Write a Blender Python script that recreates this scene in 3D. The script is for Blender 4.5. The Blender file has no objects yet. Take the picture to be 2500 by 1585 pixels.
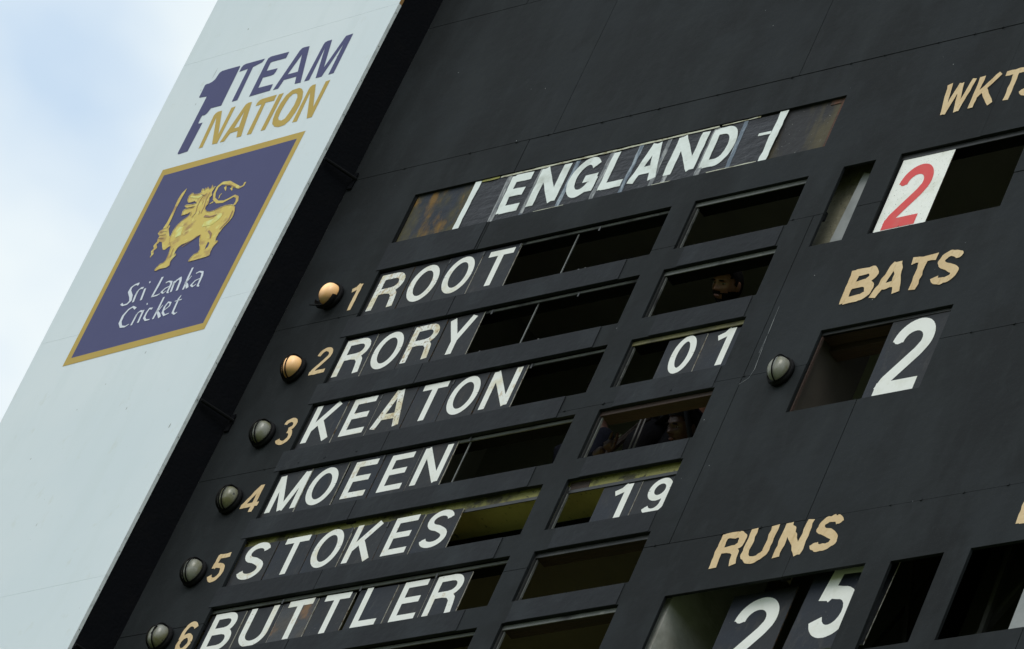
import bpy, bmesh, math, random
from mathutils import Vector, Matrix, noise
from mathutils.geometry import delaunay_2d_cdt
R = math.radians
random.seed(7)
scene = bpy.context.scene
col = scene.collection

# ------------------------------------------------------------------ camera
cam_d = bpy.data.cameras.new('camera')
cam_d.sensor_width = 36.0
cam_d.lens = 202.6
cam_d.clip_start = 0.1
cam_d.clip_end = 5000
cam = bpy.data.objects.new('camera', cam_d)
col.objects.link(cam)
cr, cu, cf = Vector((0.748104, 0.564414, 0.348965)), Vector((0.156225, -0.660904, 0.734030)), Vector((-0.644929, 0.494614, 0.582601))
M3 = Matrix((cr, cu, -cf)).transposed()
cam.matrix_world = Matrix.Translation((19.2, -16.0, 1.6)) @ M3.to_4x4()
scene.camera = cam

# ------------------------------------------------------------------ sky and sun
SUN_EL, SUN_AZ = R(43), R(160)          # azimuth clockwise from +Y
world = bpy.data.worlds.new('World')
scene.world = world
world.use_nodes = True
wn, wl = world.node_tree.nodes, world.node_tree.links
wn.clear()
w_out = wn.new('ShaderNodeOutputWorld')
w_bg = wn.new('ShaderNodeBackground')
w_sky = wn.new('ShaderNodeTexSky')
w_sky.sky_type = 'NISHITA'
w_sky.sun_disc = False
w_sky.sun_elevation = SUN_EL
w_sky.sun_rotation = SUN_AZ
w_sky.air_density = 1.2
w_sky.dust_density = 2.0
w_tc = wn.new('ShaderNodeTexCoord')
w_map = wn.new('ShaderNodeMapping')
w_map.inputs['Location'].default_value = (5.50, 5.10, 0.70)
w_map.inputs['Scale'].default_value = (1.0, 1.0, 1.6)
w_n = wn.new('ShaderNodeTexNoise')
w_n.inputs['Scale'].default_value = 11.0
w_n.inputs['Detail'].default_value = 4.0
w_n.inputs['Roughness'].default_value = 0.45
w_ramp = wn.new('ShaderNodeValToRGB')
w_ramp.color_ramp.elements[0].position = 0.34
w_ramp.color_ramp.elements[0].color = (0.0, 0.0, 0.0, 1)
w_ramp.color_ramp.elements[1].position = 0.58
w_ramp.color_ramp.elements[1].color = (1, 1, 1, 1)
w_mix = wn.new('ShaderNodeMixRGB')
w_mix.inputs['Color2'].default_value = (9.0, 9.7, 9.85, 1)       # bright cloud, before the 0.1 strength
wl.new(w_tc.outputs['Generated'], w_map.inputs['Vector'])
wl.new(w_map.outputs['Vector'], w_n.inputs['Vector'])
wl.new(w_n.outputs['Fac'], w_ramp.inputs['Fac'])
wl.new(w_ramp.outputs['Color'], w_mix.inputs['Fac'])
w_veil = wn.new('ShaderNodeMixRGB')                       # thin pale veil in front of the blue
w_veil.inputs['Fac'].default_value = 0.80
w_veil.inputs['Color2'].default_value = (7.1, 8.75, 10.5, 1)
wl.new(w_sky.outputs['Color'], w_veil.inputs['Color1'])
wl.new(w_veil.outputs['Color'], w_mix.inputs['Color1'])
wl.new(w_mix.outputs['Color'], w_bg.inputs['Color'])
w_bg.inputs['Strength'].default_value = 0.1
wl.new(w_bg.outputs['Background'], w_out.inputs['Surface'])

sun_d = bpy.data.lights.new('sun', 'SUN')
sun_d.energy = 1.5
sun_d.angle = R(32)
sun_d.color = (1.0, 0.96, 0.90)
sun = bpy.data.objects.new('sun', sun_d)
col.objects.link(sun)
sdir = Vector((math.sin(SUN_AZ) * math.cos(SUN_EL), math.cos(SUN_AZ) * math.cos(SUN_EL), math.sin(SUN_EL)))
sun.rotation_euler = sdir.to_track_quat('Z', 'Y').to_euler()
sun.location = (5, -20, 60)

scene.view_settings.view_transform = 'Standard'
scene.view_settings.look = 'None'
scene.view_settings.exposure = 0.0
scene.view_settings.gamma = 1.0
scene.view_settings.use_curve_mapping = False
scene.render.engine = 'CYCLES'

# ------------------------------------------------------------------ helpers
def tag(o, label=None, cat=None, group=None, kind=None):
    if label: o['label'] = label
    if cat: o['category'] = cat
    if group: o['group'] = group
    if kind: o['kind'] = kind
    return o

def empty(name, loc=(0, 0, 0), label=None, cat=None, group=None):
    o = bpy.data.objects.new(name, None)
    o.empty_display_size = 0.1
    o.location = loc
    col.objects.link(o)
    return tag(o, label, cat, group)

def obj(name, bm, mat, parent=None, smooth=False):
    me = bpy.data.meshes.new(name)
    if isinstance(bm, tuple):
        me.from_pydata(bm[0], [], bm[1])
    else:
        bmesh.ops.recalc_face_normals(bm, faces=bm.faces)
        bm.to_mesh(me)
        bm.free()
    mats = mat if isinstance(mat, (list, tuple)) else [mat]
    for m_ in mats: me.materials.append(m_)
    if smooth:
        for p in me.polygons: p.use_smooth = True
    o = bpy.data.objects.new(name, me)
    col.objects.link(o)
    if parent:
        o.parent = parent
        o.matrix_parent_inverse = Matrix.Translation(-parent.location) if parent.type == 'EMPTY' else Matrix()
    return o

def add_box(bm, x0, x1, y0, y1, z0, z1, rot=None, mi=0):
    vs = [Vector((x, y, z)) for x in (x0, x1) for y in (y0, y1) for z in (z0, z1)]
    if rot:
        c, m_ = rot
        vs = [c + m_ @ (v - c) for v in vs]
    v = [bm.verts.new(p) for p in vs]
    for f in ((0, 1, 3, 2), (4, 6, 7, 5), (0, 4, 5, 1), (2, 3, 7, 6), (0, 2, 6, 4), (1, 5, 7, 3)):
        fa = bm.faces.new([v[i] for i in f])
        fa.material_index = mi
    return v

def box(name, mat, parent, *a, **k):
    bm = bmesh.new()
    add_box(bm, *a, **k)
    return obj(name, bm, mat, parent)

def add_tube(bm, pts, rad, n=8, closed=False, cap=True):
    pts = [Vector(p) for p in pts]
    rads = rad if isinstance(rad, (list, tuple)) else [rad] * len(pts)
    rings = []
    prev = None
    N = len(pts)
    for i, p in enumerate(pts):
        if closed: t = pts[(i + 1) % N] - pts[i - 1]
        else: t = pts[min(i + 1, N - 1)] - pts[max(i - 1, 0)]
        t.normalize()
        if prev is None:
            a = t.orthogonal().normalized()
        else:
            a = (prev - t * prev.dot(t)).normalized()
        prev = a
        b = t.cross(a)
        rings.append([bm.verts.new(p + (a * math.cos(2 * math.pi * k / n) + b * math.sin(2 * math.pi * k / n)) * rads[i]) for k in range(n)])
    for i in range(N if closed else N - 1):
        A, B = rings[i], rings[(i + 1) % N]
        for k in range(n):
            bm.faces.new((A[k], A[(k + 1) % n], B[(k + 1) % n], B[k]))
    if cap and not closed:
        bm.faces.new(rings[0]); bm.faces.new(rings[-1][::-1])

def ccw(p):
    s = sum(p[i][0] * p[(i + 1) % len(p)][1] - p[(i + 1) % len(p)][0] * p[i][1] for i in range(len(p)))
    return list(p) if s > 0 else list(p)[::-1]

def union_mesh(polys, holes, fn):
    """triangulate the union of 2-D polygons (minus holes) and map it with fn"""
    V, F = [], []
    for p in polys + holes:
        p = ccw(p)
        k = len(V)
        V += [Vector((a[0], a[1])) for a in p]
        F.append(list(range(k, k + len(p))))
    nh = len(polys)
    ov, oe, of, _, _, orig = delaunay_2d_cdt(V, [], F, 0, 1e-5, True)
    faces = [f for f, o in zip(of, orig) if o and not any(i >= nh for i in o)]
    return ([fn(v[0], v[1]) for v in ov], [list(f) for f in faces])

def stroke_polys(pts, w):
    """quads along a polyline with half widths; pts (x, y[, width])"""
    P = [Vector((p[0], p[1])) for p in pts]
    Wd = [(p[2] if len(p) > 2 else w) / 2 for p in pts]
    n = len(P)
    out = []
    for i in range(n - 1):
        d = P[i + 1] - P[i]
        if d.length < 1e-6: continue
        d.normalize(); m0 = Vector((-d.y, d.x))
        out.append([P[i] + m0 * Wd[i], P[i] - m0 * Wd[i], P[i + 1] - m0 * Wd[i + 1], P[i + 1] + m0 * Wd[i + 1]])
    for i in range(1, n - 1):
        a, c = (P[i] - P[i - 1]).normalized(), (P[i + 1] - P[i]).normalized()
        if a.dot(c) < .9995:
            out.append([P[i] + Vector((math.cos(k * math.pi / 6), math.sin(k * math.pi / 6))) * Wd[i] for k in range(12)])
    return out

# ------------------------------------------------------------------ materials
def nmat(name, base, rough=0.6, layers=(), bump=0.0, bscale=30.0, spec=0.5, metallic=0.0, emit=None, objspace=True, stretch=None, sheen=None):
    """layers: (scale, lo, hi, colour[, detail[, (sx,sy,sz)[, strength]]]) noise masks mixed over the base colour"""
    m_ = bpy.data.materials.new(name)
    m_.use_nodes = True
    n, l = m_.node_tree.nodes, m_.node_tree.links
    b = n['Principled BSDF']
    b.inputs['Roughness'].default_value = rough
    b.inputs['Metallic'].default_value = metallic
    b.inputs['Specular IOR Level'].default_value = spec
    tc = n.new('ShaderNodeTexCoord')
    src = tc.outputs['Object']
    oi = n.new('ShaderNodeObjectInfo')
    mul = n.new('ShaderNodeMath'); mul.operation = 'MULTIPLY'; mul.inputs[1].default_value = 37.0
    l.new(oi.outputs['Random'], mul.inputs[0])
    add = n.new('ShaderNodeVectorMath'); add.operation = 'ADD'
    l.new(src, add.inputs[0])
    if objspace: l.new(mul.outputs[0], add.inputs[1])
    cur = None
    for i, L in enumerate(layers):
        sc, lo, hi, c = L[:4]
        det = L[4] if len(L) > 4 else 5.0
        mp = n.new('ShaderNodeMapping')
        mp.inputs['Location'].default_value = (i * 3.1, i * 1.7, i * 2.3)
        mp.inputs['Scale'].default_value = L[5] if len(L) > 5 else (1, 1, 1)
        l.new(add.outputs[0], mp.inputs['Vector'])
        t = n.new('ShaderNodeTexNoise')
        t.inputs['Scale'].default_value = sc
        t.inputs['Detail'].default_value = det
        t.inputs['Roughness'].default_value = 0.6
        l.new(mp.outputs[0], t.inputs['Vector'])
        mr = n.new('ShaderNodeMapRange')
        mr.inputs['From Min'].default_value = lo
        mr.inputs['From Max'].default_value = hi
        mr.inputs['To Max'].default_value = L[6] if len(L) > 6 else 1.0
        l.new(t.outputs['Fac'], mr.inputs['Value'])
        mx = n.new('ShaderNodeMixRGB')
        if cur is None: mx.inputs['Color1'].default_value = (*base, 1)
        else: l.new(cur, mx.inputs['Color1'])
        mx.inputs['Color2'].default_value = (*c, 1)
        l.new(mr.outputs['Result'], mx.inputs['Fac'])
        cur = mx.outputs['Color']
    if cur is None: b.inputs['Base Color'].default_value = (*base, 1)
    else: l.new(cur, b.inputs['Base Color'])
    if bump:
        t = n.new('ShaderNodeTexNoise')
        t.inputs['Scale'].default_value = bscale
        t.inputs['Detail'].default_value = 6
        mp = n.new('ShaderNodeMapping')
        mp.inputs['Scale'].default_value = stretch or (1, 1, 1)
        l.new(add.outputs[0], mp.inputs['Vector'])
        l.new(mp.outputs[0], t.inputs['Vector'])
        bp = n.new('ShaderNodeBump')
        bp.inputs['Strength'].default_value = bump
        bp.inputs['Distance'].default_value = 0.02
        l.new(t.outputs['Fac'], bp.inputs['Height'])
        l.new(bp.outputs[0], b.inputs['Normal'])
    if emit:
        b.inputs['Emission Color'].default_value = (*emit[0], 1)
        b.inputs['Emission Strength'].default_value = emit[1]
    return m_

MT = {}
MT['board'] = nmat('board_paint', (0.0108, 0.0128, 0.0142), 0.62,
    [(1.1, 0.42, 0.60, (0.0074, 0.0086, 0.0095), 5, (1, 1, .45), .8), (2.6, 0.47, 0.66, (0.0185, 0.0220, 0.0246), 6, (1.5, 1, .5), .55),
     (0.9, 0.50, 0.58, (0.0165, 0.0200, 0.0235), 8, (1.0, 1, 1.3), .45), (9.0, 0.54, 0.74, (0.022, 0.026, 0.028), 7, (1.3, 1, .5), .4), (260, 0.70, 0.74, (0.09, 0.09, 0.09), 1, (1, 1, 1), .35)],
    bump=0.12, bscale=14, objspace=False, spec=0.12)
MT['rail'] = nmat('rail_paint', (0.0076, 0.0088, 0.0112), 0.50,
    [(3.5, 0.48, 0.70, (0.018, 0.022, 0.026), 6, (1, 1, .8), .8), (14, 0.60, 0.74, (0.028, 0.031, 0.034), 6, (3, 1, .3), .5)], bump=0.15, bscale=20, spec=0.14)
MT['black'] = nmat('black_paint', (0.005, 0.0053, 0.0062), 0.8, [(6, 0.5, 0.8, (0.008, 0.008, 0.009))], bump=0.2, bscale=40, spec=0.08)
MT['returnwall'] = nmat('black_render', (0.0042, 0.0046, 0.006), 0.95, [(8, 0.5, 0.8, (0.006, 0.006, 0.007))], bump=0.3, bscale=50, spec=0.03)
MT['plate'] = nmat('plate_paint', (0.0145, 0.0152, 0.0180), 0.5,
    [(2.0, 0.45, 0.62, (0.012, 0.0155, 0.024), 4), (5, 0.48, 0.72, (0.0185, 0.0195, 0.022), 6, (1, 1, .6)), (16, 0.56, 0.72, (0.055, 0.050, 0.046), 9, (1.4, 1, .6), .45), (3.2, 0.60, 0.75, (0.05, 0.032, 0.018), 7, (1.6, 1, .7), .4),
     (90, 0.70, 0.76, (0.16, 0.14, 0.12), 2, (1, 1, 1), .6)], bump=0.10, bscale=25, spec=0.22)
MT['plate_rust'] = nmat('plate_rusted', (0.020, 0.021, 0.024), 0.5,
    [(4.0, 0.50, 0.62, (0.045, 0.034, 0.020), 8, (1.4, 1, .8), .7), (5.0, 0.55, 0.66, (0.20, 0.085, 0.012), 9, (1.3, 1, .8), .75)], bump=0.25, bscale=30)
MT['edge'] = nmat('plate_edge_metal', (0.55, 0.53, 0.47), 0.5, [(30, 0.50, 0.66, (0.16, 0.10, 0.05), 5)])
MT['edge_dark'] = nmat('plate_edge_dark', (0.03, 0.028, 0.025), 0.5, [(40, 0.5, 0.6, (0.10, 0.05, 0.02), 5)])
def worn(name, k):
    return nmat(name, (0.745, 0.755, 0.725), 0.55,
        [(10, 0.50, 0.75, (0.60, 0.61, 0.54), 6, (1, 1, 1), .7),
         (8, 0.60 - .06 * k, 0.80 - .10 * k, (0.60, 0.53, 0.34), 7, (1, 1, 1), .30 + .20 * k),
         (26, 0.66 - .06 * k, 0.73 - .04 * k, (0.40, 0.25, 0.07), 10, (1, 1, .7), .20 + .25 * k),
         (60, 0.70 - .055 * k, 0.73 - .04 * k, (0.20, 0.11, 0.03), 9, (1, 1, 1), .35 + .25 * k),
         (120, 0.72, 0.735, (0.07, 0.07, 0.07), 3, (1, 1, 1), .8)], bump=0.05, bscale=60)
MT['w0'] = worn('white_letter_paint', 0.0)
MT['w1'] = worn('white_letter_paint_worn', 1.2)
MT['w2'] = worn('white_letter_paint_rusty', 2.2)
MT['cream'] = nmat('cream_brush_paint', (0.60, 0.43, 0.23), 0.6,
    [(4, 0.42, 0.62, (0.66, 0.50, 0.29), 5), (26, 0.54, 0.70, (0.46, 0.31, 0.14), 8, (1.5, 1, .35), .8), (60, 0.70, 0.73, (0.12, 0.07, 0.03), 4)], bump=0.15, bscale=60, objspace=False)
MT['red'] = nmat('red_paint', (0.66, 0.050, 0.048), 0.5, [(12, 0.5, 0.75, (0.62, 0.085, 0.075), 5), (70, 0.70, 0.73, (0.2, 0.04, 0.03), 3)])
MT['whiteplate'] = nmat('white_plate_paint', (0.82, 0.83, 0.79), 0.5,
    [(7, 0.55, 0.8, (0.64, 0.65, 0.57), 6), (38, 0.67, 0.70, (0.16, 0.12, 0.05), 7, (1, 1, .6), .9), (130, 0.69, 0.71, (0.06, 0.05, 0.04), 2)], bump=0.08, bscale=40)
MT['rustpanel'] = nmat('rusted_black_steel', (0.022, 0.026, 0.035), 0.5,
    [(3.4, 0.42, 0.58, (0.070, 0.060, 0.026), 8, (1.6, 1, 1), .9), (5.0, 0.52, 0.63, (0.022, 0.027, 0.040), 8, (1.6, 1, .6), .9), (4.2, 0.55, 0.66, (0.20, 0.105, 0.013), 9, (2, 1, .8), .75)], bump=0.3, bscale=18, spec=.15)
MT['rustedge'] = nmat('rusty_edge', (0.075, 0.028, 0.012), 0.8, [(30, 0.45, 0.6, (0.04, 0.02, 0.012))], bump=0.3, bscale=60)
MT['darkpanel'] = nmat('stained_dark_steel', (0.026, 0.025, 0.027), 0.5,
    [(2.6, 0.46, 0.60, (0.075, 0.062, 0.032), 9, (2.2, 1, .45), .9), (60, 0.70, 0.74, (0.4, 0.4, 0.38), 2, (1, 1, 1), .7)], bump=0.25, bscale=18, spec=.15)
MT['vinyl'] = nmat('black_vinyl_sheet', (0.013, 0.013, 0.017), 0.38,
    [(9, 0.5, 0.75, (0.030, 0.031, 0.038), 5, (1, 1, 2)), (50, 0.64, 0.72, (0.16, 0.16, 0.17), 7, (2.5, 1, .5), .5)], bump=0.5, bscale=13, stretch=(1.2, 1, 2.2), spec=0.25)
MT['vinyl_white'] = nmat('white_vinyl_tape', (0.70, 0.75, 0.73), 0.45,
    [(8, 0.5, 0.75, (0.50, 0.53, 0.49), 5), (30, 0.66, 0.74, (0.22, 0.20, 0.17), 8, (1, 1, 1), .7)], bump=0.25, bscale=14)
MT['tape'] = nmat('clear_tape', (0.10, 0.105, 0.11), 0.3, [(30, 0.46, 0.62, (0.36, 0.37, 0.37), 9, (1.6, 1, .3), .9), (20, 0.55, 0.65, (0.04, 0.05, 0.07), 5)], bump=0.3, bscale=30)
MT['tape_blue'] = nmat('blue_tape', (0.075, 0.105, 0.145), 0.3, [(30, 0.46, 0.62, (0.32, 0.37, 0.42), 9, (1.6, 1, .3), .9)], bump=0.3, bscale=30)
MT['hem'] = nmat('pale_folded_hem', (0.50, 0.50, 0.40), 0.6, [(18, 0.5, 0.65, (0.22, 0.20, 0.11), 6)])
MT['hem_yellow'] = nmat('yellowed_hem', (0.24, 0.23, 0.05), 0.6, [(25, 0.5, 0.65, (0.08, 0.08, 0.03), 6)])
MT['track'] = nmat('grey_steel_track', (0.11, 0.115, 0.11), 0.45, [(8, 0.5, 0.68, (0.03, 0.03, 0.03), 6, (.6, 1, 1)), (26, 0.62, 0.7, (0.22, 0.22, 0.2), 5, (.5, 1, 1), .7)], bump=0.1)
MT['track_dark'] = nmat('dark_steel_track', (0.022, 0.023, 0.024), 0.45, [(8, 0.5, 0.68, (0.045, 0.045, 0.045), 6, (.6, 1, 1))], bump=0.1)
MT['track_olive'] = nmat('mossy_track', (0.15, 0.135, 0.06), 0.55, [(8, 0.5, 0.68, (0.05, 0.045, 0.03), 6, (.6, 1, 1))], bump=0.1)
MT['wood'] = nmat('dark_red_timber', (0.034, 0.016, 0.010), 0.7, [(14, 0.45, 0.7, (0.02, 0.012, 0.008), 8, (.3, 3, 3))], bump=0.4, bscale=30, stretch=(.3, 3, 3))
MT['brownpaint'] = nmat('brown_grey_paint', (0.050, 0.042, 0.034), 0.75, [(4, 0.45, 0.7, (0.035, 0.029, 0.023), 6)], bump=0.1)
MT['olive'] = nmat('olive_slab_paint', (0.60, 0.53, 0.19), 0.7, [(5, 0.5, 0.75, (0.46, 0.40, 0.15), 6), (24, 0.60, 0.72, (0.09, 0.085, 0.04), 8)], bump=0.2)
MT['interior_dark'] = nmat('interior_paint_dimmed', (0.19, 0.18, 0.13), 0.8, [(1.5, 0.45, 0.7, (0.15, 0.14, 0.10), 5)], bump=0.1)  # wall paint in a darker copy, shade put into the lower storey's colour
MT['mottle'] = nmat('mottled_olive_concrete', (0.20, 0.19, 0.06), 0.8, [(7, 0.48, 0.62, (0.05, 0.045, 0.025), 8), (26, 0.60, 0.68, (0.02, 0.018, 0.012), 8)], bump=0.4)
MT['interior'] = nmat('interior_wall_paint', (0.30, 0.298, 0.255), 0.8, [(1.5, 0.45, 0.7, (0.25, 0.245, 0.205), 5)], bump=0.1)
MT['ceiling'] = nmat('dark_soffit', (0.05, 0.05, 0.045), 0.8, [(2, 0.45, 0.7, (0.03, 0.03, 0.028), 5)])
MT['whitewash'] = nmat('whitewashed_wall', (0.46, 0.46, 0.43), 0.8, [(3, 0.45, 0.7, (0.28, 0.28, 0.24), 6)], bump=0.2)
MT['concrete'] = nmat('olive_concrete', (0.19, 0.18, 0.125), 0.85, [(7, 0.45, 0.65, (0.10, 0.095, 0.065), 8), (40, 0.6, 0.7, (0.04, 0.04, 0.03), 6)], bump=0.5, bscale=30)
MT['greysheet'] = nmat('grey_sheet_metal', (0.24, 0.25, 0.25), 0.5, [(6, 0.45, 0.7, (0.17, 0.18, 0.18), 6)], bump=0.05)
MT['banner'] = nmat('white_panel_sheet', (0.64, 0.70, 0.74), 0.55,
    [(0.8, 0.36, 0.66, (0.60, 0.672, 0.72), 4), (2.6, 0.52, 0.72, (0.57, 0.64, 0.67), 7, (2.2, 1, .35), .5), (9, 0.62, 0.74, (0.50, 0.54, 0.50), 8, (1, 1, .6), .4), (70, 0.755, 0.77, (0.25, 0.26, 0.25), 3, (1, 1, 1), .8)], bump=0.05, bscale=2.2, objspace=False)
MT['banner_edge'] = nmat('white_panel_edge', (0.64, 0.68, 0.69), 0.45, [(12, 0.5, 0.75, (0.38, 0.41, 0.42), 6)], bump=0.1)
MT['dirt'] = nmat('grey_dirt', (0.20, 0.215, 0.21), 0.8)
MT['navy'] = nmat('violet_navy_print', (0.056, 0.057, 0.152), 0.5, [(2, 0.4, 0.7, (0.060, 0.062, 0.162), 4)], bump=0.03, bscale=6, objspace=False, spec=.2)
MT['gold'] = nmat('gold_print', (0.43, 0.295, 0.052), 0.5, [(3, 0.4, 0.7, (0.47, 0.325, 0.060), 4)], objspace=False, spec=.3)
MT['lion'] = nmat('lion_gold_print', (0.60, 0.45, 0.085), 0.5, [(9, 0.52, 0.68, (0.36, 0.21, 0.055), 3), (17, 0.55, 0.70, (0.68, 0.60, 0.16), 3)], objspace=False)
MT['lion_hi'] = nmat('lion_highlight_print', (0.64, 0.56, 0.12), 0.5, [(20, 0.45, 0.65, (0.66, 0.68, 0.26), 3)], objspace=False)
MT['lion_lo'] = nmat('lion_line_print', (0.27, 0.14, 0.05), 0.42, objspace=False)
MT['lion_rim'] = nmat('lion_rim_print', (0.40, 0.25, 0.06), 0.5, [(30, 0.45, 0.6, (0.66, 0.55, 0.20), 3)], objspace=False)
MT['printwhite'] = nmat('white_print', (0.62, 0.66, 0.74), 0.45, objspace=False)
MT['glass'] = nmat('dirty_lamp_glass', (0.22, 0.22, 0.19), 0.30, [(9, 0.46, 0.62, (0.13, 0.125, 0.06), 4, (1, 1, .7)), (16, 0.66, 0.70, (0.03, 0.03, 0.025), 3)], bump=0.05)
MT['rubber'] = nmat('black_lamp_base', (0.005, 0.005, 0.006), 0.7, bump=0.2, bscale=60, spec=.12)
MT['wire'] = nmat('black_wire_guard', (0.003, 0.003, 0.003), 0.6, spec=.1)
MT['skin'] = nmat('dark_skin', (0.050, 0.022, 0.014), 0.5, [(30, 0.45, 0.7, (0.038, 0.017, 0.011), 4)], bump=0.05, bscale=200)
MT['skin2'] = nmat('lighter_skin', (0.19, 0.088, 0.056), 0.42, [(30, 0.45, 0.7, (0.115, 0.050, 0.031), 4)], bump=0.05, bscale=200)
MT['hair'] = nmat('black_hair', (0.004, 0.0035, 0.0035), 0.8, bump=0.6, bscale=150, spec=.1)
MT['eyewhite'] = nmat('eye_white', (0.22, 0.20, 0.18), 0.3)
MT['iris'] = nmat('dark_iris', (0.01, 0.008, 0.006), 0.15)
MT['lips'] = nmat('lips', (0.13, 0.05, 0.045), 0.4)
MT['navycloth'] = nmat('navy_cloth', (0.008, 0.009, 0.016), 0.9, bump=0.3, bscale=80, spec=.1)
MT['blackcloth'] = nmat('black_cloth', (0.005, 0.005, 0.007), 0.9, bump=0.3, bscale=80, spec=.1)
MT['greycloth'] = nmat('grey_cloth', (0.016, 0.017, 0.021), 0.9, bump=0.3, bscale=80, spec=.1)
MT['stripe'] = nmat('white_stripe', (0.07, 0.07, 0.07), 0.7)
MT['paper'] = nmat('white_paper', (0.6, 0.6, 0.58), 0.6)
MT['grass'] = nmat('grass_field', (0.11, 0.145, 0.045), 0.9, [(0.3, 0.4, 0.6, (0.15, 0.17, 0.06), 6), (8, 0.4, 0.6, (0.08, 0.11, 0.035), 6)], objspace=False)
MT['plaster'] = nmat('grey_building_plaster', (0.30, 0.30, 0.28), 0.8, [(1.2, 0.4, 0.7, (0.24, 0.24, 0.22), 6)], bump=0.1)
MT['brown'] = nmat('brown_trim_paint', (0.30, 0.16, 0.05), 0.6, [(20, 0.5, 0.7, (0.18, 0.09, 0.03), 5)])
def lit_glass():
    m_ = nmat('lit_lamp_glass', (0.30, 0.21, 0.11), 0.4, [(9, 0.48, 0.66, (0.30, 0.22, 0.08), 4, (1, 1, .7))])
    n, l = m_.node_tree.nodes, m_.node_tree.links
    b = n['Principled BSDF']
    tc = n.new('ShaderNodeTexCoord')
    g = n.new('ShaderNodeVectorMath'); g.operation = 'DISTANCE'
    g.inputs[1].default_value = (0.0, -0.060, 0.026)      # the bulb inside sits high behind the glass
    l.new(tc.outputs['Object'], g.inputs[0])
    mr = n.new('ShaderNodeMapRange')
    mr.inputs['From Min'].default_value = 0.02; mr.inputs['From Max'].default_value = 0.088
    mr.inputs['To Min'].default_value = 1.0; mr.inputs['To Max'].default_value = 0.03
    l.new(g.outputs['Value'], mr.inputs['Value'])
    cr_ = n.new('ShaderNodeValToRGB')
    cr_.color_ramp.elements[0].color = (0.42, 0.16, 0.02, 1)
    cr_.color_ramp.elements[1].color = (1.0, 0.64, 0.32, 1)
    l.new(mr.outputs['Result'], cr_.inputs['Fac'])
    l.new(cr_.outputs['Color'], b.inputs['Emission Color'])
    mu = n.new('ShaderNodeMath'); mu.operation = 'MULTIPLY'; mu.inputs[1].default_value = 1.45
    l.new(mr.outputs['Result'], mu.inputs[0])
    l.new(mu.outputs[0], b.inputs['Emission Strength'])
    return m_
MT['glass_lit'] = lit_glass()

# ------------------------------------------------------------------ outlines of the printed artwork (metres on the panel)
TEAM = {
 'one': ([(-1.296, 23.192), (-1.289, 23.184), (-1.271, 22.837), (-1.363, 22.839), (-1.368, 22.821), (-1.378, 22.796), (-1.392, 22.786), (-1.413, 22.789), (-1.416, 22.769), (-1.412, 22.721), (-1.404, 22.716), (-1.371, 22.716), (-1.368, 22.465), (-1.444, 22.461), (-1.456, 22.467), (-1.461, 22.478), (-1.473, 22.973), (-1.541, 22.981), (-1.55, 22.987), (-1.556, 23.096), (-1.545, 23.102), (-1.525, 23.101), (-1.5, 23.108), (-1.481, 23.127), (-1.477, 23.154), (-1.472, 23.181), (-1.455, 23.193), (-1.402, 23.194)], None),
 'T': ([(-1.072, 23.192), (-1.082, 23.162), (-1.152, 23.141), (-1.133, 22.845), (-1.182, 22.845), (-1.195, 23.138), (-1.208, 23.136), (-1.269, 23.132), (-1.27, 23.171), (-1.261, 23.189), (-1.24, 23.195)], None),
 'E': ([(-0.859, 23.191), (-0.858, 23.135), (-0.981, 23.137), (-0.993, 23.132), (-0.988, 23.06), (-0.889, 23.055), (-0.889, 23.024), (-0.896, 23.003), (-0.922, 22.999), (-0.99, 23.001), (-0.982, 22.91), (-0.851, 22.906), (-0.848, 22.849), (-1.03, 22.847), (-1.042, 23.162), (-1.04, 23.185), (-1.022, 23.196)], None),
 'A': ([(-0.68, 23.189), (-0.578, 22.842), (-0.631, 22.845), (-0.653, 22.915), (-0.761, 22.916), (-0.775, 22.845), (-0.82, 22.845), (-0.756, 23.173), (-0.745, 23.189), (-0.728, 23.192)], [(-0.712, 23.125), (-0.753, 22.962), (-0.664, 22.961)]),
 'M': ([(-0.302, 23.189), (-0.294, 22.843), (-0.339, 22.842), (-0.345, 23.112), (-0.397, 22.842), (-0.449, 22.843), (-0.513, 23.124), (-0.504, 22.843), (-0.548, 22.843), (-0.546, 23.164), (-0.541, 23.181), (-0.521, 23.188), (-0.484, 23.188), (-0.421, 22.928), (-0.367, 23.168), (-0.362, 23.185)], None),
}
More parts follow.
